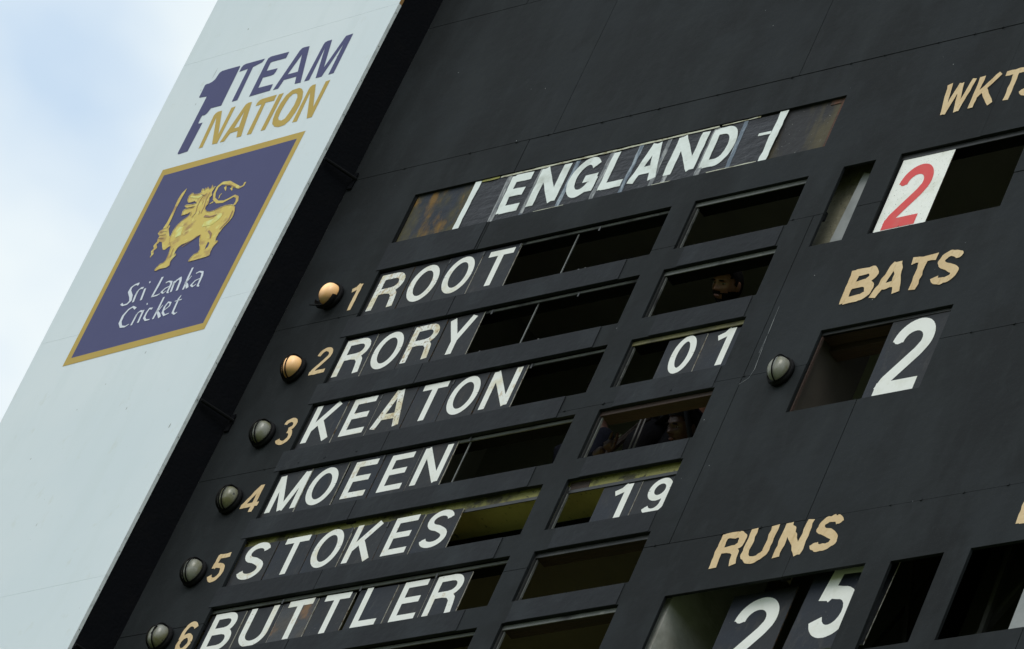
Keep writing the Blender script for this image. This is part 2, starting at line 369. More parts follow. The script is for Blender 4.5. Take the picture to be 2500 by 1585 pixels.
NATION = {
 'N': ([(-1.269, 22.463), (-1.235, 22.466), (-1.256, 22.73), (-1.152, 22.467), (-1.106, 22.464), (-1.116, 22.786), (-1.151, 22.784), (-1.143, 22.554), (-1.234, 22.782), (-1.271, 22.783), (-1.286, 22.772), (-1.293, 22.754)], None),
 'A': ([(-1.083, 22.466), (-1.044, 22.464), (-1.025, 22.529), (-0.961, 22.532), (-0.939, 22.469), (-0.897, 22.468), (-0.971, 22.785), (-1.003, 22.787), (-1.021, 22.776), (-1.026, 22.759)], [(-0.997, 22.709), (-1.012, 22.567), (-0.971, 22.569)]),
 'T': ([(-0.848, 22.467), (-0.807, 22.465), (-0.827, 22.739), (-0.752, 22.735), (-0.754, 22.787), (-0.88, 22.786), (-0.901, 22.778), (-0.912, 22.758), (-0.91, 22.731), (-0.86, 22.734)], None),
 'I': ([(-0.728, 22.468), (-0.689, 22.467), (-0.694, 22.785), (-0.734, 22.784)], None),
 'O': ([(-0.561, 22.791), (-0.528, 22.772), (-0.503, 22.742), (-0.48, 22.685), (-0.47, 22.618), (-0.474, 22.555), (-0.489, 22.494), (-0.517, 22.461), (-0.566, 22.456), (-0.612, 22.473), (-0.646, 22.505), (-0.665, 22.552), (-0.675, 22.62), (-0.672, 22.692), (-0.657, 22.753), (-0.62, 22.789)], [(-0.57, 22.747), (-0.548, 22.732), (-0.531, 22.699), (-0.524, 22.633), (-0.534, 22.571), (-0.546, 22.524), (-0.572, 22.513), (-0.602, 22.526), (-0.619, 22.553), (-0.626, 22.606), (-0.622, 22.669), (-0.613, 22.722), (-0.594, 22.747)]),
 'N2': ([(-0.453, 22.464), (-0.412, 22.462), (-0.429, 22.717), (-0.328, 22.464), (-0.285, 22.463), (-0.292, 22.784), (-0.329, 22.781), (-0.322, 22.56), (-0.415, 22.782), (-0.441, 22.783), (-0.457, 22.769), (-0.46, 22.749)], None),
}
EMBLEM_OUT = [(-1.522, 22.345), (-0.276, 22.345), (-0.263, 20.709), (-1.474, 20.686)]
EMBLEM_IN = [(-1.48, 22.288), (-0.32, 22.29), (-0.304, 20.766), (-1.43, 20.744)]
LION = {
 'body': [(-1.076, 22.028), (-1.088, 22.028), (-1.099, 22.013), (-1.098, 21.989), (-1.09, 21.967), (-1.072, 21.947), (-1.048, 21.944), (-1.026, 21.947), (-1.002, 21.938), (-0.986, 21.922), (-1.003, 21.917), (-1.043, 21.922), (-1.087, 21.928), (-1.09, 21.922), (-1.075, 21.908), (-1.055, 21.9), (-1.023, 21.897), (-0.99, 21.898), (-0.997, 21.884), (-1.035, 21.886), (-1.073, 21.889), (-1.082, 21.882), (-1.075, 21.839), (-1.058, 21.839), (-1.022, 21.84), (-0.999, 21.854), (-0.995, 21.824), (-1.005, 21.809), (-1.041, 21.786), (-1.067, 21.755), (-1.076, 21.716), (-1.074, 21.675), (-1.07, 21.644), (-1.055, 21.611), (-1.025, 21.575), (-1.011, 21.554), (-0.999, 21.504), (-0.993, 21.445), (-1.006, 21.425), (-1.034, 21.42), (-1.047, 21.401), (-1.055, 21.376), (-1.041, 21.367), (-1.015, 21.375), (-0.985, 21.375), (-0.954, 21.374), (-0.93, 21.386), (-0.943, 21.421), (-0.934, 21.448), (-0.919, 21.47), (-0.931, 21.482), (-0.942, 21.479), (-0.946, 21.503), (-0.94, 21.536), (-0.92, 21.554), (-0.882, 21.562), (-0.84, 21.575), (-0.81, 21.596), (-0.777, 21.602), (-0.767, 21.568), (-0.736, 21.508), (-0.709, 21.467), (-0.711, 21.438), (-0.742, 21.429), (-0.759, 21.404), (-0.761, 21.376), (-0.73, 21.374), (-0.695, 21.376), (-0.654, 21.377), (-0.613, 21.378), (-0.586, 21.384), (-0.592, 21.414), (-0.594, 21.444), (-0.588, 21.465), (-0.57, 21.492), (-0.582, 21.504), (-0.6, 21.504), (-0.607, 21.533), (-0.605, 21.573), (-0.592, 21.616), (-0.565, 21.656), (-0.553, 21.699), (-0.564, 21.748), (-0.579, 21.781), (-0.602, 21.802), (-0.627, 21.814), (-0.685, 21.822), (-0.73, 21.816), (-0.771, 21.802), (-0.812, 21.801), (-0.843, 21.813), (-0.869, 21.839), (-0.877, 21.864), (-0.867, 21.879), (-0.869, 21.903), (-0.885, 21.937), (-0.872, 21.957), (-0.891, 21.986), (-0.884, 22.034), (-0.903, 22.029), (-0.919, 22.054), (-0.919, 22.031), (-0.931, 22.024), (-0.956, 22.048), (-0.96, 22.036), (-0.976, 22.043), (-0.971, 22.024), (-1.0, 22.044), (-1.002, 22.032), (-0.994, 22.012), (-1.015, 22.006), (-1.041, 22.009), (-1.059, 22.013)],
 'hole': [(-0.669, 21.516), (-0.668, 21.485), (-0.662, 21.449), (-0.645, 21.471), (-0.649, 21.503)],
 'arm': [(-1.074, 21.663), (-1.085, 21.666), (-1.109, 21.701), (-1.135, 21.743), (-1.136, 21.769), (-1.152, 21.777), (-1.152, 21.754), (-1.183, 21.755), (-1.215, 21.746), (-1.219, 21.723), (-1.188, 21.692), (-1.194, 21.676), (-1.183, 21.65), (-1.133, 21.631), (-1.099, 21.576), (-1.081, 21.554), (-1.062, 21.548), (-1.046, 21.563), (-1.025, 21.575), (-1.037, 21.619)],
 'blade': [(-1.166, 22.094), (-1.191, 22.058), (-1.199, 22.007), (-1.189, 21.91), (-1.185, 21.814), (-1.194, 21.758), (-1.156, 21.755), (-1.157, 21.819), (-1.168, 21.928), (-1.168, 22.016), (-1.164, 22.057)],
}
TAIL = [[(-0.601, 21.806, 0.0224), (-0.594, 21.838, 0.0224), (-0.61, 21.874, 0.0202), (-0.646, 21.895, 0.0161), (-0.686, 21.879, 0.0161), (-0.727, 21.866, 0.0202), (-0.785, 21.878, 0.0224), (-0.835, 21.918, 0.0188), (-0.859, 21.971, 0.0188), (-0.861, 22.025, 0.0202), (-0.832, 22.05, 0.0233), (-0.771, 22.038, 0.0296), (-0.699, 21.994, 0.0278), (-0.637, 21.961, 0.0188), (-0.608, 21.97, 0.0134), (-0.609, 22.0, 0.017)], [(-0.785, 22.008, 0.0202), (-0.761, 21.968, 0.0063)], [(-0.72, 21.982, 0.0202), (-0.698, 21.953, 0.0054)], [(-0.789, 21.909, 0.0072), (-0.795, 21.937, 0.0081), (-0.785, 21.951, 0.0072)], [(-0.826, 21.892, 0.0134), (-0.852, 21.88, 0.0099)], [(-1.164, 21.721, 0.0381), (-1.166, 21.669, 0.0336), (-1.172, 21.641, 0.026), (-1.187, 21.618, 0.0224), (-1.165, 21.59, 0.0246), (-1.183, 21.568, 0.0188), (-1.163, 21.537, 0.0188), (-1.171, 21.511, 0.0063)]]
GLOW = [[(-1.01, 21.728, 0.0403), (-1.015, 21.695, 0.0538), (-1.0, 21.644, 0.0448)], [(-0.686, 21.756, 0.0314), (-0.695, 21.73, 0.0582), (-0.726, 21.697, 0.0538), (-0.809, 21.695, 0.0403)], [(-1.079, 21.999, 0.0116), (-0.997, 21.972, 0.0179), (-0.969, 21.988, 0.0134)]]
DARKLINES = [[(-0.959, 21.792, 0.0045), (-0.943, 21.828, 0.0063), (-0.962, 21.886, 0.0054), (-0.964, 21.946, 0.0054), (-0.955, 21.984, 0.0045)], [(-0.889, 21.809, 0.0063), (-0.891, 21.868, 0.0063), (-0.907, 21.919, 0.0054), (-0.909, 21.99, 0.004)], [(-0.983, 21.992, 0.0054), (-0.949, 21.974, 0.0054), (-0.934, 21.991, 0.0045)], [(-0.72, 21.62, 0.0134), (-0.677, 21.58, 0.0161), (-0.663, 21.542, 0.0072)], [(-0.902, 21.532, 0.0072), (-0.847, 21.565, 0.0063), (-0.796, 21.593, 0.0045)], [(-0.582, 21.753, 0.0099), (-0.576, 21.676, 0.0116), (-0.616, 21.605, 0.0081)], [(-0.839, 21.773, 0.0179), (-0.779, 21.751, 0.0134), (-0.72, 21.754, 0.0054)], [(-0.791, 22.018, 0.0063), (-0.736, 22.007, 0.0063), (-0.676, 21.973, 0.0045)], [(-1.207, 21.732, 0.0045), (-1.139, 21.721, 0.0045)], [(-1.195, 21.7, 0.0045), (-1.13, 21.692, 0.0045)], [(-1.191, 21.675, 0.0045), (-1.13, 21.66, 0.0045)], [(-0.979, 21.54, 0.0054), (-0.966, 21.461, 0.0063)], [(-0.981, 21.809, 0.0036), (-0.985, 21.839, 0.0036)], [(-0.903, 21.801, 0.0036), (-0.915, 21.839, 0.0036)], [(-0.924, 21.894, 0.0036), (-0.928, 21.925, 0.0036)]]
SCRIPT = [[(-1.143, 21.271, 0.0097), (-1.146, 21.287, 0.0165), (-1.175, 21.285, 0.0097), (-1.197, 21.267, 0.0138), (-1.195, 21.235, 0.0221), (-1.154, 21.185, 0.0234), (-1.136, 21.145, 0.0179), (-1.152, 21.12, 0.0124), (-1.189, 21.118, 0.011), (-1.212, 21.137, 0.0165)], [(-1.113, 21.22, 0.0138), (-1.112, 21.179, 0.0152), (-1.103, 21.124, 0.0152)], [(-1.11, 21.181, 0.0055), (-1.111, 21.225, 0.0083), (-1.094, 21.239, 0.0124), (-1.073, 21.234, 0.0165)], [(-1.052, 21.225, 0.0152), (-1.034, 21.124, 0.0152)], [(-1.043, 21.271, 0.0165), (-1.034, 21.276, 0.0138)], [(-0.937, 21.292, 0.0165), (-0.937, 21.212, 0.0179), (-0.941, 21.127, 0.0138)], [(-0.943, 21.13, 0.0097), (-0.897, 21.132, 0.011), (-0.877, 21.14, 0.0055)], [(-0.875, 21.228, 0.0097), (-0.853, 21.235, 0.0097), (-0.823, 21.224, 0.0138), (-0.815, 21.199, 0.0152), (-0.811, 21.136, 0.0138), (-0.795, 21.126, 0.0055)], [(-0.819, 21.188, 0.0055), (-0.852, 21.177, 0.0097), (-0.87, 21.153, 0.0138), (-0.849, 21.136, 0.0083), (-0.829, 21.152, 0.0055)], [(-0.795, 21.223, 0.0152), (-0.778, 21.13, 0.0152)], [(-0.791, 21.185, 0.0055), (-0.778, 21.226, 0.0124), (-0.753, 21.24, 0.0165), (-0.738, 21.208, 0.0165), (-0.726, 21.128, 0.0152)], [(-0.685, 21.307, 0.0138), (-0.68, 21.233, 0.0165), (-0.669, 21.122, 0.0138)], [(-0.653, 21.231, 0.0055), (-0.666, 21.199, 0.0083), (-0.681, 21.185, 0.0069)], [(-0.684, 21.19, 0.0097), (-0.655, 21.157, 0.0193), (-0.635, 21.128, 0.0179)], [(-0.623, 21.244, 0.0097), (-0.597, 21.253, 0.0097), (-0.564, 21.24, 0.0138), (-0.552, 21.206, 0.0165), (-0.545, 21.126, 0.0138), (-0.527, 21.115, 0.0069)], [(-0.555, 21.189, 0.0055), (-0.594, 21.177, 0.0097), (-0.612, 21.146, 0.0138), (-0.589, 21.127, 0.009), (-0.567, 21.144, 0.0055)], [(-1.042, 21.057, 0.0179), (-1.077, 21.081, 0.011), (-1.107, 21.065, 0.0124), (-1.129, 21.02, 0.0179), (-1.124, 20.962, 0.0207), (-1.094, 20.921, 0.0165), (-1.054, 20.912, 0.011), (-1.027, 20.926, 0.0055)], [(-0.999, 21.002, 0.0138), (-0.999, 20.91, 0.0138)], [(-0.999, 20.972, 0.0055), (-0.995, 21.012, 0.0083), (-0.979, 21.022, 0.0124), (-0.958, 21.015, 0.0165)], [(-0.954, 21.024, 0.0152), (-0.945, 20.918, 0.0138)], [(-0.954, 21.071, 0.0152), (-0.947, 21.075, 0.0152)], [(-0.875, 21.017, 0.0152), (-0.903, 21.025, 0.0097), (-0.911, 20.99, 0.0138), (-0.908, 20.95, 0.0152), (-0.881, 20.923, 0.0124), (-0.846, 20.922, 0.0069)], [(-0.818, 21.098, 0.0138), (-0.814, 21.006, 0.0152), (-0.815, 20.917, 0.0138)], [(-0.788, 21.026, 0.0055), (-0.8, 20.99, 0.0083), (-0.813, 20.98, 0.0069)], [(-0.817, 20.987, 0.0097), (-0.778, 20.945, 0.0193), (-0.757, 20.917, 0.0179)], [(-0.749, 20.973, 0.0069), (-0.718, 21.001, 0.0097), (-0.722, 21.028, 0.0124), (-0.749, 21.039, 0.0097), (-0.761, 21.002, 0.0138), (-0.752, 20.957, 0.0152), (-0.723, 20.926, 0.0124), (-0.686, 20.935, 0.0055)], [(-0.657, 21.074, 0.0055), (-0.664, 21.045, 0.0124), (-0.657, 20.973, 0.0152), (-0.653, 20.933, 0.0152), (-0.629, 20.914, 0.011), (-0.61, 20.925, 0.0055)], [(-0.689, 21.032, 0.0055), (-0.631, 21.034, 0.0083)]]
PIPEZ = (22.05, 20.10, 18.25)
# ------------------------------------------------------------------ ground
g = obj('ground', ([(-600, -600, 0), (600, -600, 0), (600, 600, 0), (-600, 600, 0)], [(0, 1, 2, 3)]), MT['grass'])
tag(g, kind='structure')

# ------------------------------------------------------------------ scoreboard building
B = empty('scoreboard_building', (0, 0, 0), 'black painted cricket scoreboard wall with rows of slots for name plates', 'scoreboard')
XL, XR = -3.70, 5.2
ZB, ZT = 16.2, 25.2
ROWS = [(20.795, 21.166), (20.274, 20.640), (19.760, 20.115), (19.243, 19.600), (18.735, 19.095), (18.235, 18.585), (17.72, 18.085), (17.20, 17.56)]
NX = (-3.035, -0.805)
SX = (-0.634, 0.176)
holes = [(-3.05, 0.195, 21.388, 21.785)]
for z0, z1 in ROWS:
    holes.append((NX[0], NX[1], z0, z1))
    holes.append((SX[0], SX[1], z0, z1))
SLOT = (0.415, 0.640, 20.577, 21.178)
WK = (0.812, 1.700, 20.580, 21.180)
BT = (0.782, 1.660, 19.300, 19.885)
RN = (0.486, 1.796, 17.490, 18.090)
O1 = (1.960, 2.294, 17.495, 18.074)
O2 = (2.460, 3.05, 17.480, 18.072)
holes += [SLOT, WK, BT, RN, O1, O2]

def sheet_mesh(x0, x1, z0, z1, hs, y0, y1):
    xs = sorted({x0, x1} | {min(max(h[i], x0), x1) for h in hs for i in (0, 1)})
    zs = sorted({z0, z1} | {min(max(h[i], z0), z1) for h in hs for i in (2, 3)})
    keep = {}
    for i in range(len(xs) - 1):
        for j in range(len(zs) - 1):
            cx, cz = (xs[i] + xs[i + 1]) / 2, (zs[j] + zs[j + 1]) / 2
            keep[i, j] = not any(h[0] < cx < h[1] and h[2] < cz < h[3] for h in hs)
    bm = bmesh.new()
    vc = {}
    def v(i, j, k):
        if (i, j, k) not in vc: vc[i, j, k] = bm.verts.new((xs[i], y1 if k else y0, zs[j]))
        return vc[i, j, k]
    any_ = False
    for (i, j), k in keep.items():
        if not k: continue
        any_ = True
        bm.faces.new((v(i, j, 0), v(i + 1, j, 0), v(i + 1, j + 1, 0), v(i, j + 1, 0)))
        bm.faces.new((v(i, j, 1), v(i, j + 1, 1), v(i + 1, j + 1, 1), v(i + 1, j, 1)))
        for a, b, ni, nj in (((i, j), (i + 1, j), i, j - 1), ((i + 1, j), (i + 1, j + 1), i + 1, j), ((i + 1, j + 1), (i, j + 1), i, j + 1), ((i, j + 1), (i, j), i - 1, j)):
            if not keep.get((ni, nj), False):
                bm.faces.new((v(*a, 0), v(*a, 1), v(*b, 1), v(*b, 0)))
    if not any_:
        bm.free(); return None
    return bm

bands = [(ZB, 17.02, (-2.25, -0.49, 1.26, 3.0)), (17.02, 18.47, (-2.25, -0.485, 1.26, 3.0)), (18.47, 19.64, (-2.25, 0.35, 1.257, 2.9)), (19.64, 20.824, (-2.25, 0.35, 2.9)),
         (20.824, 22.05, (-2.272, 1.346, 3.1)), (22.05, 23.35, (-2.09, -0.255, 1.6, 3.2)), (23.35, 24.6, (-2.9, -1.2, 0.5, 2.2)), (24.6, ZT, (-2.0, 0.0, 2.0))]
GAP = 0.0019
bi = 0
for z0, z1, cuts in bands:
    xs = [XL] + list(cuts) + [XR]
    for a, b in zip(xs[:-1], xs[1:]):
        bi += 1
        dy = random.uniform(-0.0012, 0.0012)
        bm = sheet_mesh(a + (GAP if a != XL else 0), b - GAP, z0 + GAP, z1 - GAP, holes, dy, 0.018)
        if bm is None: continue
        obj('panel', bm, MT['board'], B)
rb = random.Random(11)
for z in (22.05, 20.824, 19.64, 18.47):
    x = -3.4 + rb.uniform(0, .3)
    while x < 3.2:
        if not any(h[0] - .03 < x < h[1] + .03 and h[2] - .02 < z < h[3] + .02 for h in holes):
            s = rb.uniform(.004, .007)
            bm = bmesh.new(); add_box(bm, x - s, x + s, -.006, .002, z - s * .8, z + s * .8)
            obj('joint_clip', bm, MT['board'], B)
        x += rb.uniform(.18, .55)
# battens behind the seams
hs2 = [(h[0] - .0, h[1] + .0, h[2] - .0, h[3] + .0) for h in holes]
for z0, z1, cuts in bands:
    bm = sheet_mesh(XL, XR, z1 - 0.03, z1 + 0.03, hs2, 0.0195, 0.034)
    if bm: obj('batten', bm, MT['black'], B)
    for c in cuts:
        bm = sheet_mesh(c - .03, c + .03, z0 + .032, z1 - .032, hs2, 0.0195, 0.034)
        if bm: obj('batten', bm, MT['black'], B)
# thin boards that cover the strips between the name rows
for i in range(len(ROWS) - 1):
    z0, z1 = ROWS[i + 1][1], ROWS[i][0]
    for a, b in ((-3.10, -2.253), (-2.247, -0.95)):
        sh = random.uniform(-.004, .004)
        box('rail', MT['rail'], B, a + (random.uniform(0, .05) if a < -3 else 0), b + (random.uniform(-.05, .06) if b > -1 else 0), -0.0045 + random.uniform(-.0008, .0008), -0.0014, z0 + .002, z1 - .003)
    box('rail', MT['rail'], B, SX[0] + .02 + random.uniform(0, .1), SX[1] - .02, -0.0035, -0.0014, z0 + .002, z1 - .003)
box('rail', MT['rail'], B, -3.06, -2.29, -0.0045, -0.0014, ROWS[0][1] + .002, 21.386)

# tracks, lips and timber joists behind the tops of the openings
def track(x0, x1, zt, mt, drop=0.0, h=0.030, y=0.0215, lip=True, joist=True, jd=0.078, jm='wood', hooks=()):
    box('track', MT[mt], B, x0 - .02, x1 + .02, y, y + .006, zt - drop - h, zt - drop)
    if joist:
        box('joist', MT[jm], B, x0 - .03, x1 + .03, 0.052, 0.052 + jd, zt + .004, zt + .09)
        box('joist', MT['black'], B, x0 - .03, x1 + .03, 0.0365, 0.0505, zt - .004, zt + .07)
    if lip:
        box('side_track', MT['track'], B, x0 + .010, x0 + .016, 0.0300, 0.042, zt - .36, zt - .033)
        box('side_track', MT['track_dark'], B, x0 - .0005, x0 + .006, 0.0195, 0.044, zt - .362, zt - .033)
mats_s = ['track', 'track', 'track_olive', 'wood', 'track_dark', 'track_dark', 'track', 'track']
for i, (z0, z1) in enumerate(ROWS):
    if i == 4: continue
    track(SX[0], SX[1], z1, mats_s[i], jm='wood' if i in (3, 5, 6, 7) else 'black')
    track(NX[0], NX[1], z1, ['track', 'track', 'track_dark', 'track', 'track', 'track', 'track', 'track'][i] if False else ('track_dark' if i < 3 else 'track'), h=.022, y=.0275, lip=False, jm='black')
    # brighter bare steel length of the name track right of the plates
    if i < 6:
        box('track', MT['track'], B, (-1.90, -1.94, -1.36, -1.9, 0, -1.35)[i], NX[1] + .01, .0262, .0272, z1 - .020, z1 - .003)
# row five sits under the slab edge: its tracks hang lower
track(SX[0], SX[1], 19.095, 'track_dark', drop=.055, h=.022, y=.030, joist=False)
track(NX[0], NX[1], 19.095, 'track_dark', drop=.055, h=.022, y=.030, lip=False, joist=False)
track(BT[0], BT[1], BT[3], 'track_dark', lip=False, h=.02)
track(WK[0], WK[1], WK[3], 'track_dark', lip=False, h=.034, jm='black')
box('side_track', MT['wood'], B, BT[0] + .004, BT[0] + .012, .020, .036, BT[2], BT[3] - .03)
box('side_track', MT['black'], B, WK[0] + .001, WK[0] + .012, .020, .06, WK[2], WK[3] - .03)
# division bars and small hooks in the name slots
for x, z0, z1, y in ((-1.505, 20.79, 21.14, .034), (-1.568, 20.27, 20.62, .034), (-1.588, 19.24, 19.58, .034)):
    box('bar', MT['track'], B, x - .004, x + .004, y, y + .006, z0, z1)
for x, z in ((-1.93, 21.150), (-1.33, 21.145), (-1.90, 20.625), (-1.25, 20.62), (-2.49, 20.62), (-1.36, 20.10), (-1.94, 20.095), (-2.49, 20.095), (-2.22, 19.585), (-1.58, 19.60), (-2.19, 19.04), (-1.92, 19.035), (-2.48, 18.57), (-1.89, 18.565), (-1.33, 18.565), (-2.47, 21.145), (-2.21, 21.150)):
    box('hook', MT['track_dark'], B, x - .006, x + .006, .0150, .0175, z - .034, z)
for x, z in ((-1.36, 20.80), (-1.86, 20.28), (-1.42, 20.28), (-1.31, 20.80), (-1.96, 19.765)):
    box('hook', MT['track'], B, x - .005, x + .005, .024, .030, z - .005, z + .030)

# slab edge, soffits, rooms behind
box('floor_slab', [MT['olive']], B, XL + .02, XR, 0.050, 0.300, 19.100, 19.235)
box('slab_edge', MT['mottle'], B, -3.04, 0.24, 0.036, 0.0495, 19.045, 19.235)
box('slab_edge', MT['wood'], B, -0.632, -0.49, 0.0335, 0.0355, 19.045, 19.10)
box('floor_slab', MT['interior'], B, XL + .02, XR, 0.302, 1.80, 19.100, 19.235)
box('beam', MT['black'], B, XL + .02, XR, 0.302, 0.36, 18.90, 19.098)
box('floor_slab', MT['olive'], B, XL + .02, XR, 0.40, 1.80, 16.30, 16.45)
box('ceiling', MT['interior'], B, XL + .02, XR, 0.04, 1.80, 22.35, 22.45)
LIGHT_OPENINGS = [(2.7, 3.7, 19.235, 21.25), (3.6, 4.3, 16.45, 18.2), (-1.2, 0.2, 23.2, 24.6)]  # unseen openings, added to let daylight into the dark rooms
obj('back_wall', sheet_mesh(XL, XR, 15.0, ZT, LIGHT_OPENINGS, 1.801, 1.95), MT['interior'], B)
box('side_wall', MT['plaster'], B, XL - .15, XL - .001, 0.0, 1.95, 0.0, ZT)
box('side_wall', MT['plaster'], B, XR + .001, XR + .15, 0.0, 1.95, 0.0, ZT)
box('front_wall', MT['plaster'], B, XL, XR, 0.0, 0.15, 0.0, ZB - .002)
box('roof', MT['plaster'], B, XL - .15, XR + .15, -.1, 2.0, ZT + .002, ZT + .2)
# return wall at the left corner
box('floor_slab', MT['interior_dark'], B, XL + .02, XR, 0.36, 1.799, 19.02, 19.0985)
box('back_wall', MT['interior_dark'], B, XL + .02, 3.5, 1.76, 1.799, 16.45, 19.018)  # lower rooms lined in the dimmed paint
obj('return_wall', ([(-3.70, -.001, ZB), (-3.772, -.208, ZB), (-3.80, -.20, ZB), (-3.73, -.001, ZB), (-3.70, -.001, ZT), (-3.772, -.208, ZT), (-3.80, -.20, ZT), (-3.73, -.001, ZT)],
    [(0, 1, 2, 3), (4, 7, 6, 5), (0, 4, 5, 1), (1, 5, 6, 2), (2, 6, 7, 3), (3, 7, 4, 0)]), MT['returnwall'], B)
# concrete post seen in the tall slot and whitened inner walls, with one added dark backing
box('concrete_post', MT['concrete'], B, 0.20, 0.78, 0.13, 0.30, 20.62, 21.32)
box('partition_or_backing', MT['whitewash'], B, 0.395, 0.480, 0.06, 0.62, 16.46, 18.89)
box('partition_or_backing', MT['ceiling'], B, 0.60, 3.45, 0.66, 0.72, 16.46, 18.89)  # added dark backing, stands in for the darkness behind RUNS and the openings beside it
box('partition_or_backing', MT['interior_dark'], B, 0.30, 0.394, 0.06, 0.95, 16.46, 18.89)
box('partition_or_backing', MT['brownpaint'], B, 0.66, 0.745, 0.06, 0.42, 19.24, 20.58)
box('partition_or_backing', MT['brownpaint'], B, 0.36, 0.66, 0.42, 0.50, 19.24, 20.58)
box('partition_or_backing', MT['black'], B, 0.52, 0.60, 0.36, 0.41, 19.24, 19.86, rot=(Vector((.56, .38, 19.5)), Matrix.Rotation(R(14), 3, 'Y')))
box('lintel', MT['wood'], B, 0.75, 1.70, 0.14, 0.22, 19.86, 20.02)
box('partition_or_backing', MT['black'], B, 1.86, 1.92, 0.40, 1.2, 16.46, 18.89)
# steel braces in the dark openings at the lower right
for a, b, r_ in (((2.05, .45, 17.5), (2.75, .45, 18.8), .022), ((2.35, .40, 17.4), (2.30, .40, 18.8), .020), ((2.9, .5, 17.5), (2.2, .5, 18.9), .022), ((2.55, .5, 17.2), (2.52, .5, 18.9), .022),
                 ((3.05, .45, 17.4), (3.0, .45, 18.9), .020), ((3.5, .5, 17.3), (2.9, .5, 18.9), .020), ((1.9, .5, 17.5), (1.5, .5, 18.8), .018), ((1.05, .6, 17.3), (1.75, .6, 18.8), .02)):
    bm = bmesh.new(); add_tube(bm, [a, b], r_, 4)
    obj('brace', bm, MT['ceiling'], B)

